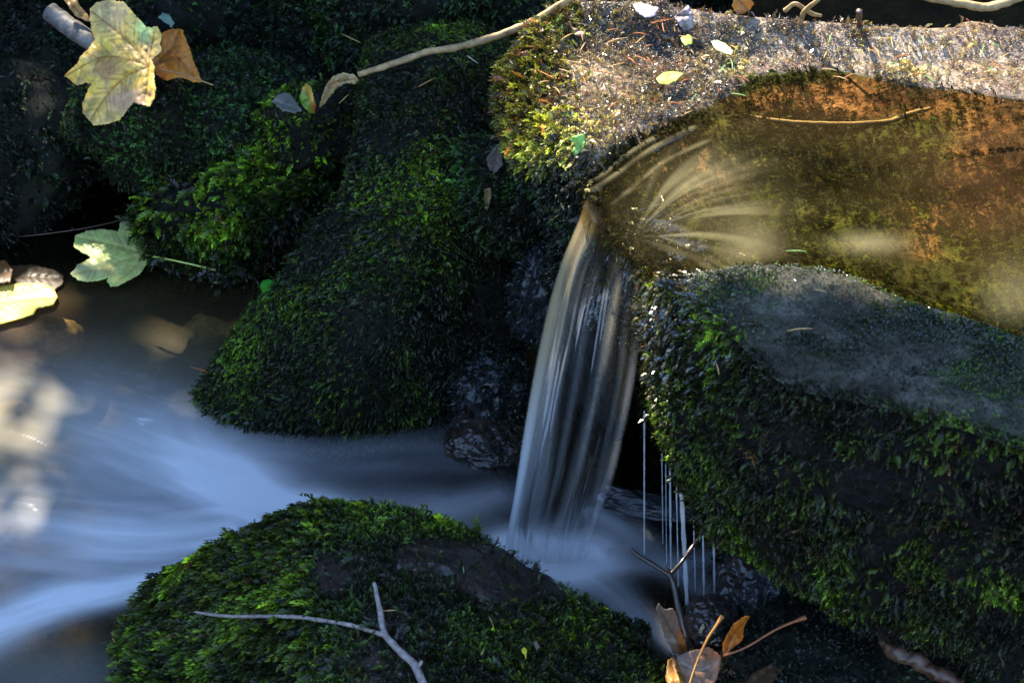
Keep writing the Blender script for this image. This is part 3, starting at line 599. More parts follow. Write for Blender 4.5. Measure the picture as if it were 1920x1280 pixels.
for pts_, h_ in (([(1110, 335), (1180, 300), (1300, 240)], .0022), ([(1120, 315), (1170, 285), (1230, 258)], .0022), ([(1150, 360), (1250, 300), (1330, 262)], -.0018),
                 ([(1240, 400), (1310, 435), (1385, 500)], .0018), ([(1240, 425), (1300, 455), (1365, 500)], -.0016), ([(1250, 445), (1300, 470), (1340, 500)], .0016)):
    d_ = seg_dist(wp[:, :2], cr(np.array([Z(a, b_, WL)[:2] for a, b_ in pts_]), 16), False)[0]; wz += .6 * h_ * (1 if pts_[0][1] < 350 else .2) * np.exp(-(d_ / .0042) ** 2); lip_refl = np.maximum(lip_refl, np.exp(-(d_ / .0030) ** 2) * abs(h_) / .0022)
foam_glint = np.maximum(foam_glint, (.13 + .05 * (py < 345)) * lip_refl * (.4 + .6 * sm(-.2, .3, fbm(wp, 50, 2, 37))))  # pale lip streaks painted in for sky reflections on the ridges
wp[:, 2] = wz
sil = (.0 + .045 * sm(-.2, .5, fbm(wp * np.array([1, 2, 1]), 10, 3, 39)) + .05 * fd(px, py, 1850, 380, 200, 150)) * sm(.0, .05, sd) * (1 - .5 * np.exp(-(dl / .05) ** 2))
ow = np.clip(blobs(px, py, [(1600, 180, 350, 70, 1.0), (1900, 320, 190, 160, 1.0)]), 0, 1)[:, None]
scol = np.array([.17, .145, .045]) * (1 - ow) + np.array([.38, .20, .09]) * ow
kk = (sil / (sil + foam_glint + 1e-6))[:, None]; ucol = scol * kk + np.array([.55, .48, .26]) * (1 - kk); foam_glint = foam_glint + sil
UW = water_mat('upper_water', (0.94, 0.87, 0.66), 45, .05)
used = np.unique(F_); mp = np.zeros(len(wp), int); mp[used] = np.arange(len(used))
o = mesh('water', wp[used], mp[F_], UW, None, dict(foam_glint=np.clip(foam_glint, 0, .8)[used], Col=ucol[used])); tag(o, kind='structure')

# ---- the falling sheet
NU, NV = 170, 260
left = [(1140, 300), (1108, 345), (1085, 410), (1050, 500), (1020, 620), (993, 750), (968, 890), (950, 990), (943, 1050)]
right = [(1260, 462), (1225, 482), (1205, 500), (1204, 570), (1200, 650), (1186, 750), (1158, 870), (1122, 980), (1100, 1055)]
yl = [None, None, -.175, -.195, -.205, -.21, -.212, -.213, -.214]
zt = [.3800, .3745, .357]
A = []
us = np.linspace(0, 1, 7)
for k, (l, r_) in enumerate(zip(left, right)):
    row = []
    for u in us:
        x = l[0] + (r_[0] - l[0]) * u; yy = l[1] + (r_[1] - l[1]) * u
        if k < 2: p = Z(x, yy, zt[k] - (0 if k == 0 else .001))
        elif k == 2:
            yy += 18 * math.sin(u * math.pi); p = Z(x, yy, .358 + .003 * math.sin(u * 9))
        else:
            base = Z(1085 + 120 * u, 410 + 90 * u, .357)[1]
            f = sm(2, 7, np.array(float(k))); p = Y(x, yy, (base - .008 - .012 * math.sin(math.pi * u)) * (1 - f) + (-.218 + .0 * u - .012 * math.sin(math.pi * u)) * f)
        row.append(p)
    A.append(row)
A = np.array(A); G = cr(A, NV); G = cr(G.transpose(1, 0, 2), NU)
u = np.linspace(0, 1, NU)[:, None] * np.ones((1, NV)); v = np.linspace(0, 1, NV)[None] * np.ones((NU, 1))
str1 = fbm(np.stack([u * 9 + .6 * np.sin(v * 3), v * 1.5, u * 0], -1), 1, 3, 51); str2 = fbm(np.stack([u * 30, v * 1.8, u * 0], -1), 1, 3, 52)
ry = (str1 * .005 + str2 * .0002) * sm(.12, .35, v)
G[..., 1] += -ry; G[..., 0] += .004 * fbm(np.stack([u * 5, v * 3, u * 0], -1), 1, 2, 53) * sm(.2, .5, v)
fo = .06 + .30 * sm(.0, .6, str1) + .10 * sm(0, .6, str2)
fo *= 1 - .6 * sm(.3, .5, u) * (1 - sm(.85, 1, v))
fo += (.75 + .9 * sm(.5, .9, v)) * np.exp(-((u - .03 - .02 * v) / (.045)) ** 2) + .42 * np.exp(-((u - .20 + .08 * v) / .045) ** 2) * (1 - .4 * v)
fo += .45 * np.exp(-((u - .62 - .06 * np.sin(v * 5)) / .05) ** 2) * sm(.25, .4, v) + .4 * np.exp(-((u - .97 + .03 * v) / .04) ** 2) * sm(.45, .6, v) + .3 * np.exp(-((u - .42) / .03) ** 2) * sm(.3, .5, v)
fo += .45 * sm(.86, 1.0, v) * (1 - .5 * np.exp(-((u - .6) / .18) ** 2))
fo += .35 * np.exp(-((u - .13 + .02 * v) / .06) ** 2) * (1 - sm(.5, .8, v))
fo *= 1 - .75 * np.exp(-((u - .43 - .1 * v) / .12) ** 2) * sm(.2, .5, v) * (1 - sm(.8, .95, v))
fo *= sm(.16, .36, v)
fo *= sm(0, .02, u) * sm(0, .07, 1 - u) * (1 - sm(.985, 1, v) * .6)
fo = np.clip(fo * .46, 0, .8); vis = .6 * sm(.22, .45, v) * sm(0, .05, u) * sm(0, .12, 1 - u)
al = sm(.0, .16, v).ravel()
m = water_mat('falling_water', (0.96, 0.97, 0.98), 20, .03, rough=.16, vis=True)
FALL = mesh('waterfall', G.reshape(-1, 3), gridfaces(NU, NV), m, None, dict(foam_glint=fo.ravel(), vis=vis.ravel(), Col=(np.array([.80, .84, .88]) + ((np.exp(-(u / .30) ** 2) + .5 * np.exp(-((u - .68) / .1) ** 2)) * (1 - sm(.45, .75, v))).reshape(-1, 1) * np.array([.08, -.14, -.50]))))  # gold of reflected sunlight painted into the upper strands
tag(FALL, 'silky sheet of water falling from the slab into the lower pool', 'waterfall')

# ---- trickles: thin threads of water
def tube(path, rad, ns=8, noise_=0, seed=0, cap=True):
    P = np.asarray(path, float); n = len(P); T = np.gradient(P, axis=0); T /= np.linalg.norm(T, axis=1, keepdims=True)
    rad = np.broadcast_to(rad, n) if np.ndim(rad) == 0 else np.interp(np.linspace(0, 1, n), np.linspace(0, 1, len(rad)), rad)
    a0 = np.array([0, 0, 1.0]) if abs(T[0][2]) < .8 else np.array([1.0, 0, 0])
    V = []
    for i in range(n):
        s = np.cross(T[i], a0); s /= np.linalg.norm(s); u_ = np.cross(s, T[i]); a0 = u_
        an = np.linspace(0, 2 * math.pi, ns, endpoint=False)
        V.append(P[i] + rad[i] * (np.cos(an)[:, None] * s + np.sin(an)[:, None] * u_))
    V = np.array(V)
    if noise_: V += (V - P[:, None]) * (noise_ * fbm(V, 160, 3, seed))[..., None] + (noise_ * .3 * rad.mean()) * fbm(V, 60, 2, seed + 1)[..., None]
    f = [tuple((i * ns + j, i * ns + (j + 1) % ns, (i + 1) * ns + (j + 1) % ns, (i + 1) * ns + j)) for i in range(n - 1) for j in range(ns)]
    V = V.reshape(-1, 3)
    if cap: f += [tuple(range(ns))[::-1], tuple((n - 1) * ns + j for j in range(ns))]
    return V, f
TM, nt, nd, lk, b = newmat('trickle_water'); b.inputs['Base Color'].default_value = (.8, .86, .92, 1); b.inputs['Roughness'].default_value = .1; b.inputs['Alpha'].default_value = .32
for k, (xa, ya, xb, yb, yy, r_, lb) in enumerate([
    (1208, 770, 1208, 1040, -.262, .0011, 'thin water trickle nearest the waterfall'), (1241, 850, 1243, 1020, -.27, .0007, 'faintest thread of water, second from the waterfall'),
    (1256, 870, 1258, 1080, -.27, .0012, 'thin trickle just left of the widest trickle'), (1278, 925, 1289, 1150, -.285, .0024, 'widest of the water trickles, behind the forked dark twig'),
    (1318, 1000, 1320, 1130, -.295, .0012, 'thin trickle falling onto the round wet stone'), (1338, 1010, 1340, 1125, -.30, .0014, 'rightmost water trickle beside the mossy overhang'), (1248, 860, 1250, 1065, -.27, .0006, 'hair thin trickle between the second and third trickles from the waterfall'), (1268, 900, 1272, 1100, -.27, .0008, 'hair thin trickle hugging the left side of the widest trickle'), (1300, 960, 1304, 1110, -.27, .0007, 'hair thin trickle just right of the widest trickle')]):
    pb = Z(xb, yb, -.002); pt = Y(xa, ya, pb[1]); p = np.array([pt, (pt + pb) / 2, pb])
    V, f = tube(cr(p, 60), [r_ * random.uniform(.6, 1.1) for _ in range(20)], 10, .2, k); o = mesh('water_trickle', V, f, TM); tag(o, lb, 'trickle', 'thin trickles beside the waterfall')

# ------------------------------------------------------------------ wood
def bark_mat(name, c0, c1, rough=.6, sc=90, coat=0):
    m, nt, nd, lk, b = newmat(name)
    lk.new(ramp(nt, noise(nt, sc, 6, .7), [(.3, c0), (.7, c1)]), b.inputs['Base Color']); b.inputs['Roughness'].default_value = rough; b.inputs['Coat Weight'].default_value = coat; b.inputs['Coat Roughness'].default_value = .15
    lk.new(bump(nt, noise(nt, sc * 4, 5, .7), .6, .001), b.inputs['Normal']); return m
PALE = bark_mat('pale_peeled_wood', (.17, .10, .04), (.44, .31, .14))
GREY = bark_mat('grey_bark', (.10, .075, .065), (.42, .35, .32), .5, 160)
BIRCH = bark_mat('birch_bark', (.035, .03, .026), (.26, .23, .20), .5, 60)
DARK = bark_mat('wet_dark_bark', (.010, .006, .005), (.05, .028, .018), .3, 200, .6)
BROWN = bark_mat('brown_bark', (.03, .014, .008), (.13, .06, .03), .45, 120, .3)
def twig(name, pts, rad, mat, label, n=60, ns=10, parent=None, nz_=.35, seed=1, cat='twig'):
    P = cr(np.array([Z(*q) if len(q) == 3 else np.array(q[:3]) for q in pts]), n)
    V, f = tube(P, rad, ns, nz_, seed); o = mesh(name, V, f, mat, parent)
    if not parent: tag(o, label, cat)
    return o
twig('long_twig', [(672, 140, .335), (730, 122, .345), (800, 98, .355), (860, 88, .365), (930, 68, .38), (1000, 40, .40), (1045, 12, .415), (1090, -15, .43)], [.0030, .0034, .0038, .0037, .0036, .0034], PALE, 'long pale bare twig reaching from the curled leaf up to the sunlit slab', 90)
t = twig('forked_twig', [(701, 1092, .180), (712, 1140, .172), (722, 1188, .165), (752, 1222, .166), (780, 1250, .166), (800, 1300, .165)], [.0015, .0024, .0027, .0032, .0032, .003], GREY, 'pale grey forked twig lying on the mossy foreground boulder', 60)
twig('side_branch', [(722, 1190, .165), (660, 1172, .163), (600, 1162, .158), (540, 1155, .150), (450, 1155, .132), (400, 1152, .118), (366, 1146, .108)], [.0021, .0018, .0016, .0016, .0014, .001], GREY, None, 70, parent=t)
twig('bud', [(782, 1250, .167), (788, 1243, .172), (791, 1238, .175)], [.0022, .0016, .0009], GREY, None, 8, parent=t)
t = twig('forked_twig', [(1290, 1215, .05), (1276, 1160, .075), (1266, 1110, .09), (1258, 1082, .10), (1252, 1070, .103)], [.0032, .003, .0026, .0025, .0022], DARK, 'dark wet forked twig standing up from the dead leaves before the trickles', 40)
twig('side_branch', [(1256, 1078, .101), (1225, 1058, .108), (1200, 1043, .112), (1182, 1029, .116)], [.0022, .002, .0019, .0017], DARK, None, 30, parent=t)
twig('side_branch', [(1256, 1078, .101), (1280, 1050, .106), (1303, 1018, .112), (1328, 980, .120)], [.0022, .0018, .0017, .0014], DARK, None, 30, parent=t)
twig('bud', [(1256, 1074, .102), (1253, 1064, .108), (1253, 1057, .111)], [.0018, .0016, .0017], DARK, None, 8, parent=t)
twig('birch_stick', [(92, 22, .27), (130, 50, .26), (180, 84, .25), (215, 105, .24)], [.011, .0115, .011, .010], BIRCH, 'short grey banded stick end behind the big cream maple leaf', 40, 16, nz_=.2)
twig('hanging_twig', [(962, 128, .385), (950, 150, .36), (932, 180, .33), (918, 205, .31)], [.0014, .0014, .0013, .0018], BROWN, 'thin reddish brown twig hanging off the left edge of the slab', 40, 8, nz_=.8)
twig('bright_stick', [(1660, -25, .50), (1740, -5, .49), (1830, 12, .48), (1870, 10, .48), (1930, -12, .49), (2000, -40, .5)], [.003, .0036, .0038, .004, .0038, .003], PALE, 'bright sunlit bare stick across the dark gap at the top right', 60)
twig('cut_stub', [(1610, 52, .395), (1611, 38, .41), (1611, 22, .425)], [.0032, .003, .0036], BROWN, 'short sunlit reddish stub standing at the back edge of the slab', 20)
twig('dry_stem', [(1500, 45, .40), (1510, 20, .42), (1540, -5, .44), (1560, -30, .46)], [.0026, .0024, .002, .0018], PALE, 'dry sunlit stem rising at the back edge of the slab left of the stub', 30)
twig('dry_stem', [(1472, 20, .41), (1492, 8, .42), (1520, 25, .405), (1540, 30, .40)], [.0026, .0024, .0025, .0018], PALE, 'short bent dry stem lying at the back edge of the slab', 30)
twig('rotten_stick', [(1650, 1198, .10), (1690, 1225, .10), (1740, 1252, .095), (1800, 1290, .09)], [.004, .007, .007, .006], BROWN, 'rotten brown stick in the dark corner at the bottom right', 50, 12, nz_=.9)
twig('submerged_stick', [(1350, 205, .373), (1450, 225, .3715), (1560, 232, .370), (1660, 228, .370), (1700, 215, .372), (1745, 203, .374)], [.001, .0018, .002, .0022, .0026, .0016], PALE, 'pale stick lying under the water of the upper pool', 60)
twig('needle_stem', [(0, 447, .004), (90, 438, .006), (180, 424, .006), (260, 404, .012)], [.0007, .0008, .0009, .0006], BROWN, 'very thin dark stem lying on the black water above the floating leaf', 40, 6)
twig('grass_stalk', [(1466, 700, .37), (1475, 720, .385), (1468, 755, .36), (1460, 768, .35)], [.0005, .0005, .0005, .0004], PALE, 'thin pale bent stalk on the moss of the slab front', 30, 6)

# ------------------------------------------------------------------ leaves
def leaf_mat(name, rough=.5, trans=.3, coat=.1):
    m, nt, nd, lk, b = newmat(name); c = attr(nt, 'Col', 'Color')
    c = mixc(nt, .22, c, ramp(nt, noise(nt, 260, 4, .6), [(.3, (.5, .45, .4)), (.6, (1, 1, 1))]), 'MULTIPLY')
    lk.new(c, b.inputs['Base Color']); b.inputs['Roughness'].default_value = rough; b.inputs['Coat Weight'].default_value = coat; b.inputs['Coat Roughness'].default_value = .2
    lk.new(bump(nt, noise(nt, 320, 4, .6), .4, .0008), b.inputs['Normal'])
    t = N(nt, 'ShaderNodeBsdfTranslucent'); lk.new(c, t.inputs['Color']); x = N(nt, 'ShaderNodeMixShader'); x.inputs[0].default_value = trans
    lk.new(b.outputs[0], x.inputs[1]); lk.new(t.outputs[0], x.inputs[2]); lk.new(x.outputs[0], nd['Material Output'].inputs[0]); return m
LEAF = leaf_mat('leaf_skin')
def leaf(name, outline, zf, base, alt, veinc, veins, label, step=3.0, curl=.004, seed=0, spots=0, patch=None, group=None, cat='leaf', jag=1.2, side_every=16, mat=None, nn=5, thick=.0006):
    """a leaf blade traced from its outline and laid at its own height; vein lines as (x,y) lists"""
    ol = np.array(outline, float); r = random.Random(seed)
    P = []
    for i in range(len(ol)):
        a, b_ = ol[i], ol[(i + 1) % len(ol)]; L_ = np.hypot(*(b_ - a)); k = max(1, int(L_ / step)); nrm = np.array([b_[1] - a[1], a[0] - b_[0]]) / max(L_, 1e-6)
        for j in range(k): P.append(a + (b_ - a) * j / k + nrm * (r.uniform(-jag, jag) if 0 < j else 0))
    P = np.array(P); n0 = len(P); lo = P.min(0); hi = P.max(0)
    gx_, gy_ = np.meshgrid(np.arange(lo[0], hi[0], step), np.arange(lo[1], hi[1], step * .9)); gx_ = gx_ + (np.arange(gx_.shape[0]) % 2)[:, None] * step / 2
    q = np.stack([gx_, gy_], -1).reshape(-1, 2); q = q[inside(q, P)]; q = q[seg_dist(q, P)[0] > step * .5]
    allp = [Vector(map(float, a)) for a in np.concatenate([P, q])]
    vo, _, fo_, _, _, _ = geometry.delaunay_2d_cdt(allp, [], [list(range(n0))], 1, 1e-4)
    p2 = np.array([[a.x, a.y] for a in vo]); ctr_ = p2.mean(0)
    lines = [cr(np.array(v_, float), 14) for v_ in veins]; sec = []
    for v_ in lines:
        L_ = np.hypot(*(v_[-1] - v_[0])); k = int(L_ / side_every)
        for j in range(1, k):
            t_ = j / k * .9 + .05; i0 = min(12, int(t_ * 13)); a = v_[i0]; dr = v_[i0 + 1] - v_[i0]; dr = dr / (np.hypot(*dr) + 1e-9)
            for s_ in (-1, 1):
                c_, s__ = math.cos(.8 * s_), math.sin(.8 * s_); d_ = np.array([dr[0] * c_ - dr[1] * s__, dr[0] * s__ + dr[1] * c_])
                sec.append(np.array([a, a + d_ * L_ * .28 * (1 - .4 * t_)]))
    dv = np.full(len(p2), 1e9); ds = dv.copy()
    for v_ in lines: dv = np.minimum(dv, seg_dist(p2, v_, False)[0])
    for v_ in sec: ds = np.minimum(ds, seg_dist(p2, v_, False)[0])
    p3 = np.c_[p2 / 100, p2[:, :1] * 0]
    k = sm(-.3, .4, fbm(p3, 2.2, 4, seed))[:, None]
    col = np.array(base) * (1 - k) + np.array(alt) * k
    if patch:
        for (cx, cy, rx, ry, c_) in patch: f = np.clip(fd(p2[:, 0], p2[:, 1], cx, cy, rx, ry) * 1.6 + .3 * fbm(p3, 9, 2, 3), 0, 1)[:, None]; col = col * (1 - f) + np.array(c_) * f
    col = col * (1 + .25 * fbm(p3, 14, 3, seed + 1))[:, None]
    if spots: f = (sm(.35, .5, fbm(p3, 45, 2, seed + 2)) * spots)[:, None]; col = col * (1 - f) + np.array([.10, .04, .02]) * f
    f = np.exp(-(dv / 1.6) ** 2)[:, None] * .9; col = col * (1 - f) + np.array(veinc) * f
    f = np.exp(-(ds / 1.3) ** 2)[:, None] * .55; col = col * (1 - f) + np.array(veinc) * f
    e = seg_dist(p2, P)[0]; z = zf(p2[:, 0], p2[:, 1]) + curl * fbm(p3, 1.6, 2, seed + 7) * 1.6 + curl * .35 * fbm(p3, 7, 2, seed + 8) - .0012 * np.exp(-(dv / 4) ** 2) - .0004 * np.exp(-(ds / 2.5) ** 2)
    V = Z(p2[:, 0], p2[:, 1], z)
    f3 = [tuple(f_) for f_ in fo_]
    o = mesh(name, V, f3, mat or LEAF, None, dict(Col=np.clip(col, 0, 1)))
    md = o.modifiers.new('thickness', 'SOLIDIFY'); md.thickness = thick; md.offset = 0
    tag(o, label, cat, group); return o
def stalk(parent, pts, rad, c0, c1):
    m = bark_mat('leaf_stalk', c0, c1, .4, 90, .2)
    return twig('stalk', pts, rad, m, None, 40, 8, parent=parent, nz_=.15)
big = [(205, 0), (232, 4), (248, 22), (262, 38), (275, 52), (296, 50), (303, 66), (300, 82), (303, 96), (292, 106), (284, 112), (290, 124), (289, 150), (293, 165), (290, 182), (281, 200), (262, 196), (252, 192), (238, 206), (226, 224), (205, 232), (176, 236), (164, 222), (156, 213), (154, 196), (160, 182), (166, 166), (172, 157), (158, 156), (142, 160), (134, 152), (120, 143), (134, 130), (146, 118), (152, 105), (166, 92), (178, 74), (172, 60), (168, 38), (169, 16), (182, 4)]
zbig = lambda x, y: .255 + (y - 120) * -.00035 + (x - 200) * .0001
o = leaf('maple_leaf', big, zbig, (.98, .68, .12), (.95, .66, .20), (.34, .13, .02), [[(279, 125), (240, 78), (172, 22)], [(279, 125), (240, 112), (190, 108), (122, 143)], [(279, 125), (235, 145), (200, 180), (170, 225)], [(279, 125), (276, 160), (270, 190)], [(279, 125), (284, 90), (290, 60)]],
         'big cream coloured maple leaf with brown veins resting on the dark left rocks', seed=3, step=2.2, curl=.006, spots=.45, patch=[(210, 25, 30, 30, (.80, .62, .30)), (270, 55, 16, 22, (.50, .70, .25)), (240, 190, 40, 25, (.72, .44, .22)), (200, 130, 22, 20, (.55, .30, .10)), (275, 95, 3, 2.5, (.01, .01, .01))])
stalk(o, [(279, 125, .252), (310, 132, .250), (350, 142, .238), (400, 160, .222)], [.0011, .0009, .0008, .0009], (.25, .13, .04), (.4, .25, .1))
leaf('maple_leaf', [(303, 62), (325, 54), (342, 56), (350, 76), (358, 98), (366, 122), (379, 154), (362, 155), (348, 148), (330, 146), (312, 152), (298, 144), (286, 128), (284, 112), (302, 96)], lambda x, y: .236 + (y - 100) * -.0004, (.75, .30, .03), (.65, .22, .02), (.25, .10, .03),
     [[(286, 124), (320, 92), (335, 60)], [(286, 124), (330, 110), (365, 145)]], 'orange brown maple leaf partly hidden behind the big cream leaf', seed=5, curl=.006, spots=.3, patch=[(300, 140, 20, 12, (.6, .2, .03))])
leaf('curled_leaf', [(120, 0), (140, -8), (150, 12), (165, 28), (168, 42), (158, 38), (140, 30), (130, 14)], lambda x, y: .285 - (y - 20) * .0004, (.5, .27, .08), (.42, .2, .05), (.2, .1, .03), [[(125, 0), (165, 40)]], 'curled orange brown leaf scrap at the top left above the grey stick', seed=6, curl=.008)
leaf('small_leaf', [(296, 32), (306, 24), (318, 28), (328, 44), (322, 52), (312, 44)], lambda x, y: .27, (.25, .42, .33), (.2, .35, .25), (.3, .4, .3), [[(298, 30), (326, 46)]], 'small bluish green leaf tip behind the maple leaves', seed=7)
flo = [(142, 441), (165, 432), (196, 429), (222, 434), (226, 416), (248, 410), (256, 402), (280, 408), (300, 414), (312, 430), (318, 448), (308, 462), (295, 472), (278, 478), (276, 494), (262, 514), (240, 526), (222, 536), (208, 538), (200, 526), (203, 520), (186, 526), (165, 528), (148, 526), (132, 514), (140, 506), (144, 496), (160, 490), (170, 482), (154, 474), (138, 462)]
zfl = lambda x, y: .016 + (y - 470) * -.00006
o = leaf('maple_leaf', flo, zfl, (.66, .74, .22), (.74, .76, .26), (.45, .42, .08), [[(272, 478), (220, 462), (142, 445)], [(272, 478), (210, 495), (140, 515)], [(272, 478), (262, 440), (258, 404)], [(272, 478), (250, 505), (212, 535)], [(272, 478), (295, 450), (312, 436)]],
         'pale green maple leaf with a long stalk floating on the dark pool', seed=9, curl=.002, spots=.15, patch=[(165, 508, 32, 12, (.68, .66, .28)), (290, 440, 22, 16, (.36, .30, .16)), (240, 415, 15, 10, (.42, .36, .2))])  # yellowish lower left patch: sun fleck painted into the leaf colour
stalk(o, [(272, 478, .017), (320, 487, .032), (365, 497, .034), (404, 506, .024)], [.0012, .0011, .0010, .0016], (.40, .48, .08), (.55, .60, .15))
leaf('yellow_leaf', [(-40, 540), (20, 532), (80, 531), (100, 540), (108, 556), (100, 572), (70, 578), (62, 590), (30, 600), (0, 608), (-40, 612)], lambda x, y: .006, (.95, .76, .10), (.92, .66, .10), (.5, .38, .12), [[(-40, 575), (40, 560), (104, 556)], [(-40, 575), (40, 548), (80, 534)]], 'bright yellow leaf floating half out of the picture at the left edge', seed=10, curl=.0012, jag=.6)
leaf('sunken_leaf', [(10, 498), (60, 496), (100, 504), (120, 516), (118, 532), (100, 548), (60, 535), (14, 534)], lambda x, y: .003, (.10, .05, .015), (.06, .035, .012), (.15, .07, .02), [[(12, 515), (110, 522)]], 'dark brown leaf lying wet behind the yellow leaf', seed=11, curl=.002)
leaf('brown_leaf', [(-20, 490), (10, 488), (24, 505), (20, 530), (-20, 535)], lambda x, y: .012, (.32, .13, .03), (.22, .1, .03), (.15, .07, .02), [[(-20, 510), (20, 510)]], 'reddish brown leaf edge above the yellow leaf at the left border', seed=12, curl=.003)
leaf('round_leaf', [(487, 536), (492, 526), (505, 523), (518, 528), (524, 540), (520, 552), (508, 558), (494, 554)], lambda x, y: .012 + (x - 500) * .0002, (.05, .38, .03), (.06, .42, .04), (.1, .4, .05), [[(488, 540), (522, 542)]], 'small round bright green leaf at the waterline between two mossy rocks', seed=13, curl=.001, jag=.2)
leaf('curled_leaf', [(598, 205), (604, 180), (612, 158), (626, 142), (645, 136), (664, 140), (672, 150), (668, 158), (650, 156), (634, 164), (620, 180), (608, 196)], lambda x, y: .29 + (y - 170) * -.0005, (.55, .42, .20), (.45, .30, .12), (.25, .12, .05), [[(600, 203), (622, 158), (666, 148)]], 'curled tan leaf at the lower end of the long pale twig', seed=14, curl=.012)
leaf('green_leaf', [(562, 182), (566, 166), (574, 157), (584, 166), (588, 182), (592, 196), (590, 214), (580, 212), (568, 200)], lambda x, y: .27 + (y - 185) * -.0006, (.10, .30, .04), (.5, .36, .05), (.5, .2, .05), [[(590, 212), (574, 160)]], 'green leaf with a yellow and red edge standing beside the curled tan leaf', seed=15, curl=.006, patch=[(586, 178, 5, 14, (.75, .55, .08)), (590, 205, 4, 12, (.5, .1, .03))])
leaf('grey_leaf', [(510, 190), (520, 178), (536, 173), (548, 180), (558, 196), (566, 208), (552, 212), (530, 208)], lambda x, y: .25, (.20, .19, .15), (.28, .25, .2), (.1, .1, .08), [[(512, 192), (562, 208)]], 'dull translucent grey leaf left of the green leaf', seed=16, curl=.004)
leaf('grey_leaf', [(934, 270), (941, 288), (943, 308), (930, 323), (917, 318), (912, 298), (922, 284)], lambda x, y: .30 + (y - 295) * -.0007, (.22, .19, .17), (.16, .14, .14), (.1, .08, .08), [[(934, 272), (925, 322)]], 'pointed grey brown leaf under the left corner of the slab', seed=17, curl=.003)
leaf('grey_leaf', [(948, 278), (958, 284), (956, 300), (948, 306), (945, 294)], lambda x, y: .29, (.14, .12, .12), (.1, .09, .09), (.1, .08, .08), [[(950, 280), (950, 305)]], 'small dark grey leaf next to the pointed grey brown leaf', seed=18)
leaf('stone_chip', [(908, 356), (920, 352), (922, 368), (914, 396), (909, 390)], lambda x, y: .235 + (y - 370) * -.0007, (.30, .22, .09), (.22, .16, .07), (.2, .15, .08), [[(914, 356), (912, 392)]], 'small tan leaf fragment stuck on edge in the crevice moss', seed=19)
SL_Z = lambda x, y: .397 + 0 * x
leaf('yellow_green_leaf', [(1230, 148), (1244, 137), (1262, 134), (1281, 138), (1270, 150), (1252, 159), (1236, 157)], SL_Z, (.60, .62, .10), (.5, .55, .1), (.6, .6, .25), [[(1232, 150), (1278, 140)]], 'yellow green leaf lying on the wet stone nearest the upper pool', seed=20, curl=.003, jag=.5)
leaf('cream_leaf', [(1333, 78), (1346, 76), (1362, 84), (1375, 96), (1372, 104), (1352, 98), (1340, 90)], SL_Z, (.78, .76, .40), (.7, .7, .3), (.6, .6, .4), [[(1335, 80), (1374, 100)]], 'pale cream leaf on the sunlit stone behind the pool', seed=21, curl=.003, jag=.5)
leaf('green_leaf', [(1276, 72), (1288, 66), (1298, 68), (1298, 82), (1284, 86)], SL_Z, (.35, .55, .10), (.3, .5, .08), (.4, .5, .2), [[(1278, 76), (1298, 76)]], 'small light green leaf left of the pale cream leaf', seed=22, curl=.002)
o = leaf('green_leaf', [(1068, 262), (1078, 254), (1096, 250), (1098, 268), (1090, 286), (1078, 292), (1072, 284), (1080, 272)], lambda x, y: .385 + (y - 270) * -.0004, (.28, .58, .12), (.35, .6, .12), (.4, .6, .2), [[(1074, 262), (1090, 284)]], 'fresh green folded leaf clinging to the corner of the slab', seed=23, curl=.004)
leaf('yellow_scrap', [(1062, 316), (1068, 306), (1076, 300), (1078, 303), (1070, 312)], lambda x, y: .372, (.6, .5, .15), (.6, .5, .15), (.5, .4, .1), [[(1062, 315), (1076, 302)]], 'tiny yellow stalk fragment below the fresh green folded leaf', seed=24, step=2, jag=0)
for k, (ol, c1_, lb) in enumerate([
    ([(1186, 8), (1200, 4), (1222, 12), (1236, 16), (1228, 30), (1208, 34), (1194, 24)], (.55, .50, .55), 'curled whitish leaf at the top edge of the slab'),
    ([(1262, 30), (1276, 22), (1290, 10), (1300, 28), (1300, 52), (1284, 60), (1272, 44)], (.50, .45, .48), 'curled grey leaf beside the dry orange stems'),
    ([(1376, -8), (1402, -6), (1414, 8), (1404, 22), (1382, 28), (1372, 12)], (.50, .25, .06), 'rolled orange leaf in the shadow at the top'),
    ([(1068, 50), (1084, 54), (1098, 60), (1094, 68), (1078, 66)], (.60, .35, .22), 'small pinkish leaf on the sunlit moss left of the stone')]):
    leaf('curled_leaf', ol, lambda x, y, k=k: .412 + (y - 20) * -.0003, c1_, tuple(v * .75 for v in c1_), (.2, .14, .1), [[ol[0], ol[len(ol) // 2]]], lb, seed=30 + k, curl=.010)
# dead leaves at the foot of the forked twig
o = leaf('dead_leaf', [(1230, 1140), (1236, 1130), (1244, 1142), (1262, 1140), (1268, 1150), (1276, 1180), (1292, 1222), (1286, 1228), (1262, 1222), (1248, 1196), (1238, 1166)], lambda x, y: .085 + (y - 1180) * -.0008, (.22, .18, .14), (.17, .13, .10), (.10, .06, .04), [[(1284, 1226), (1258, 1180), (1234, 1136)]], 'upright grey brown dead leaf leaning against the dark forked twig', seed=40, curl=.006, patch=[(1280, 1205, 10, 30, (.35, .13, .02))])
o = leaf('dead_leaf', [(1356, 1232), (1356, 1206), (1366, 1184), (1376, 1168), (1396, 1154), (1407, 1155), (1396, 1170), (1392, 1200), (1374, 1214)], lambda x, y: .075 + (y - 1190) * -.0006, (.62, .17, .01), (.70, .22, .02), (.25, .06, .01), [[(1357, 1228), (1374, 1190), (1402, 1158)]], 'orange brown dead leaf folded upwards at the bottom of the picture', seed=41, curl=.006)
stalk(o, [(1356, 1229, .066), (1400, 1212, .075), (1450, 1182, .088), (1485, 1166, .095), (1512, 1156, .10)], [.0010, .0010, .0011, .0013, .0024], (.20, .04, .01), (.30, .09, .02))
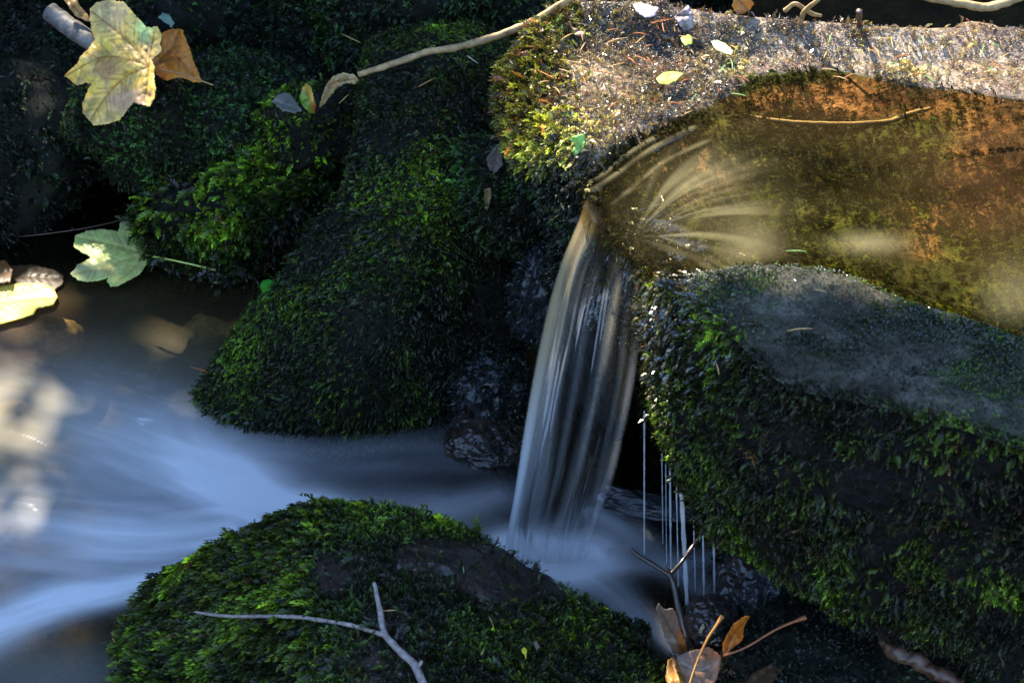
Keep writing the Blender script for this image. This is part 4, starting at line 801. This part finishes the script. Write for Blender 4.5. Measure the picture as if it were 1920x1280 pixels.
o = leaf('dead_leaf', [(1268, 1228), (1300, 1218), (1330, 1212), (1352, 1228), (1350, 1250), (1338, 1290), (1320, 1310), (1290, 1310), (1284, 1280), (1274, 1250)], lambda x, y: .055 + (y - 1250) * -.0003, (.19, .14, .12), (.26, .13, .07), (.34, .28, .25), [[(1276, 1240), (1310, 1256), (1345, 1240)]], 'wet purplish brown dead leaf in the middle of the litter at the bottom', seed=42, curl=.006, patch=[(1345, 1222, 24, 12, (.32, .11, .03))])
stalk(o, [(1290, 1290, .075), (1305, 1245, .085), (1325, 1200, .10), (1343, 1172, .11), (1355, 1154, .115)], [.0009, .0009, .0011, .0014, .0022], (.26, .10, .01), (.36, .17, .03))
leaf('dead_leaf', [(1252, 1236), (1264, 1230), (1276, 1246), (1284, 1270), (1286, 1300), (1256, 1300), (1248, 1270)], lambda x, y: .05, (.60, .24, .02), (.3, .15, .04), (.2, .1, .03), [[(1258, 1236), (1270, 1296)]], 'mottled orange dead leaf at the bottom edge left of the litter', seed=43, curl=.006, spots=.5)
leaf('dead_leaf', [(1390, 1290), (1410, 1262), (1450, 1240), (1478, 1224), (1470, 1250), (1440, 1290)], lambda x, y: .06, (.10, .05, .02), (.07, .04, .015), (.12, .05, .02), [[(1400, 1288), (1474, 1228)]], 'very dark brown leaf in shade right of the litter', seed=44, curl=.004)
leaf('seed_leaf', [(978, 1216), (983, 1213), (988, 1217), (987, 1226), (986, 1236), (983, 1226), (979, 1222)], lambda x, y: .132, (.80, .72, .05), (.8, .7, .05), (.8, .7, .05), [[(983, 1215), (986, 1236)]], 'tiny bright yellow leaf on the moss of the foreground boulder', seed=45, step=1.5, jag=0, curl=.001)
leaf('brown_scrap', [(1000, 1204), (1006, 1200), (1012, 1212), (1006, 1218)], lambda x, y: .13, (.22, .15, .11), (.2, .14, .1), (.2, .1, .1), [[(1002, 1204), (1008, 1216)]], 'tiny brown leaf scrap beside the tiny bright yellow leaf', seed=46, step=2, jag=0, curl=.001)

# ------------------------------------------------------------------ conifer needles
NM = {k: bark_mat('needle_' + k, *c) for k, c in dict(tan=((.45, .24, .08), (.6, .36, .13)), rust=((.35, .09, .02), (.5, .16, .04)), green=((.12, .30, .08), (.2, .42, .12)), pale=((.55, .5, .32), (.7, .65, .45))).items()}
def needle(px_, py_, z, ang, ln, kind, label, group, lift=.0008):
    c = Z(px_, py_, z); a = R(ang); d = np.array([math.cos(a), math.sin(a), .1]); s = np.array([-d[1], d[0], 0]) * random.uniform(-.05, .05)
    P = cr(np.array([c - d * ln / 2, c + s * ln + np.array([0, 0, lift]), c + d * ln / 2]), 10)
    V, f = tube(P, [.0003, .00055, .0005, .0002], 5); o = mesh('fallen_needle', V - c, f, NM[kind]); o.location = c; tag(o, label, 'needle', group)
def scatter(n, box, z, kinds, label, group, ln=(.010, .02)):
    for _ in range(n):
        needle(random.uniform(box[0], box[2]), random.uniform(box[1], box[3]), z(0), random.uniform(0, 180), random.uniform(*ln), random.choice(kinds), label, group)
scatter(44, (1000, 25, 1300, 200), lambda q: random.uniform(.397, .405), ['rust', 'tan', 'tan', 'rust'], 'thin rusty needle among the sunlit litter at the left end of the slab', 'needles on the sunlit slab', (.006, .026))
scatter(30, (1300, 70, 1900, 150), lambda q: random.uniform(.396, .402), ['tan', 'rust', 'green'], 'thin dry needle on the glittering wet strip behind the upper pool', 'needles behind the pool')
for a in ((1260, 1183, 0, 'tan'), ):
    pass
for px_, py_, z, an, ln, k, lb in [(730, 1144, .166, 0, .012, 'tan', 'tan needle beside the upright end of the pale forked twig'), (921, 1165, .13, 110, .013, 'tan', 'bent tan needle right of the pale forked twig'), (869, 1067, .135, 95, .008, 'green', 'tiny green needle on the bare brown rock'),
    (905, 1222, .15, 60, .006, 'tan', 'tiny tan needle low on the foreground boulder'), (886, 112, .34, -60, .026, 'pale', 'pale needle hanging across the dark moss below the long twig'), (658, 72, .22, 145, .03, 'tan', 'long thin tan needle on the mossy bank left of the long twig'),
    (1500, 618, .396, 0, .02, 'tan', 'curved tan needle on the mossy grey shelf'), (1538, 545, .396, -30, .011, 'tan', 'short tan needle beside the water edge of the shelf'), (1493, 471, .381, -10, .018, 'green', 'green needle floating on the upper pool'),
    (1345, 690, .38, 95, .014, 'tan', 'upright tan needle on the slab front moss'), (1400, 805, .30, 95, .012, 'tan', 'small tan needle hanging in the slab front moss'), (1535, 815, .33, 60, .010, 'tan', 'tan needle caught in the moss below the shelf'),
    (1215, 648, .30, 10, .010, 'rust', 'orange needle at the right edge of the waterfall'), (1300, 185, .385, 60, .016, 'green', 'yellow green needle at the shallow end of the pool'), (1385, 178, .385, -30, .016, 'green', 'paired green needle on the wet stone by the pool'),
    (1288, 213, .385, 35, .014, 'tan', 'orange needle at the water edge above the fall'), (645, 185, .27, 62, .02, 'tan', 'tan needle hanging below the lower end of the long twig'), (800, 155, .30, 40, .022, 'tan', 'dull brown needle on the moss under the long twig'),
    (222, 1215, .01, 150, .014, 'pale', 'pale needle of the cluster at the left tip of the foreground boulder'), (235, 1222, .01, 110, .016, 'green', 'green needle of the cluster at the left tip of the foreground boulder'),
    (228, 1240, .01, 60, .018, 'tan', 'tan needle of the cluster at the left tip of the foreground boulder'), (215, 1205, .012, 120, .014, 'tan', 'topmost tan needle of the cluster at the left tip of the foreground boulder'), (300, 1270, .03, 95, .015, 'green', 'green needle near the bottom edge left of the forked twig'),
    (620, 1218, .15, 40, .008, 'pale', 'short pale needle on moss below the side branch of the pale twig'), (380, 695, .03, 160, .03, 'rust', 'dark needle sticking out from the left tip of the central boulder'), (600, 1190, .15, 20, .012, 'rust', 'rusty needle between the arms of the pale twig')]:
    needle(px_, py_, z, an, ln, k, lb, 'scattered conifer needles')

# ------------------------------------------------------------------ trees that shade the stream
HOLES = []   # sun flecks: gaps cut in the added, unseen crown where sun should land
for poly in ([(930, -60), (1250, -80), (2300, -60), (2300, 420), (2050, 480), (1900, 560), (1700, 540), (1480, 500), (1330, 500), (1210, 480), (1110, 440), (1060, 330), (1005, 240), (955, 150)],):
    q = np.array([Z(a, b_, .39) for a, b_ in poly]); HOLES.append((q - S * (q[:, 2:] / S[2]))[:, :2])
q = Y(np.array([1018, 1058, 1040, 1000, 980]), np.array([390, 390, 490, 600, 560]), -.21); HOLES.append((q - S * (q[:, 2:] / S[2]))[:, :2])
for poly in ([(-400, 700), (-40, 690), (120, 750), (120, 900), (20, 980), (-400, 1000)], [(-200, 560), (50, 550), (140, 575), (100, 650), (-200, 660)], [(100, 470), (190, 480), (240, 515), (180, 560), (100, 550)], ):
    q = np.array([Z(a, b_, 0.0) for a, b_ in poly]); HOLES.append(q[:, :2])
q = np.array([Z(a, b_, .25) for a, b_ in [(150, 0), (280, 0), (290, 120), (270, 200), (170, 210), (150, 130)]]); HOLES.append((q - S * (q[:, 2:] / S[2]))[:, :2])
LM, nt, nd, lk, b = newmat('tree_foliage'); lk.new(attr(nt, 'Col', 'Color'), b.inputs['Base Color']); b.inputs['Roughness'].default_value = .6
def crown(parent, c, rad, n, size, holes=True, seed=0):
    r = np.random.default_rng(seed); D = r.normal(0, 1, (n, 3)); D /= np.linalg.norm(D, axis=1, keepdims=True)
    P = np.array(c) + D * (r.random((n, 1)) ** .4) * np.array(rad)
    if holes:
        f = (P - S * (P[:, 2:] / S[2]))[:, :2] + fbm(P, 3, 2, 5)[:, None] * .0; keep = np.ones(n, bool)
        for i_, h_ in enumerate(HOLES): keep &= ~((inside(f, h_) | (seg_dist(f, h_)[0] < size * .3)) & (r.random(n) < (1, 1, .93, .95, .95, .93)[i_]))
        P = P[keep]
    n = len(P); a = r.normal(0, 1, (n, 3)); a /= np.linalg.norm(a, axis=1, keepdims=True); b_ = np.cross(a, r.normal(0, 1, (n, 3))); b_ /= np.linalg.norm(b_, axis=1, keepdims=True)
    s = size * r.uniform(.35, .5, (n, 1)); V = np.stack([P - a * s, P + b_ * s * .6, P + a * s, P - b_ * s * .6], 1).reshape(-1, 3)
    col = np.repeat(np.array([.04, .08, .02]) * r.uniform(.5, 1.6, (n, 1)), 4, 0)
    return mesh('crown', V, np.arange(n * 4).reshape(-1, 4), LM, parent, dict(Col=col), smooth=False)
TB = bark_mat('tree_bark', (.03, .02, .012), (.10, .07, .045), .8, 12)
cc = S * 4.2 + np.array([-.25, -.35, 0])
side_v = np.cross(S, [0, 0, 1]); 
root = bpy.data.objects.new('shade_tree', None); scene.collection.objects.link(root); tag(root, 'unseen leafy tree added beyond the top edge, crown cut to shade the stream and let sun flecks through', 'tree')
P = cr(np.array([[3.2, 5.0, 2.4], [2.8, 4.8, 3.4], [1.2, 4.0, 3.8], cc + [1.1, 1.0, .2]]), 30); V, f = tube(P, [.16, .12, .09, .03], 12, .3, 3); mesh('trunk', V, f, TB, root)
crown(root, cc, (2.1, 2.0, .75), 64000, .10, True, 1)
for k, (x, y, hh, rr_) in enumerate([(-4.5, 5.5, 5.2, 1.6), (-1.6, 6.5, 5.6, 1.5), (1.4, 6.2, 5.2, 1.6), (4.2, 5.2, 5.0, 1.6), (6, 2.0, 3.5, 1.5), (-6, 1.0, 3.5, 1.5)]):
    gz0 = .9 * max(y - 1.5, 0) + .35 * max(abs(x) - 1.2, 0)
    t = bpy.data.objects.new('forest_tree', None); scene.collection.objects.link(t); tag(t, ['far left', 'left', 'right', 'far right', 'right bank', 'left bank'][k] + ' background tree beyond the frame, seen only in reflections', 'tree', 'trees around the stream')
    V, f = tube(cr(np.array([[x, y, gz0 - .3], [x + .05, y, gz0 + 1], [x, y + .1, gz0 + 1.2]]), 16), [.14, .1, .05], 10, .3, k); mesh('trunk', V, f, TB, t)
    crown(t, (x, y, gz0 + .7), (rr_, 1.0, .9), 2500, .3, False, k + 5)
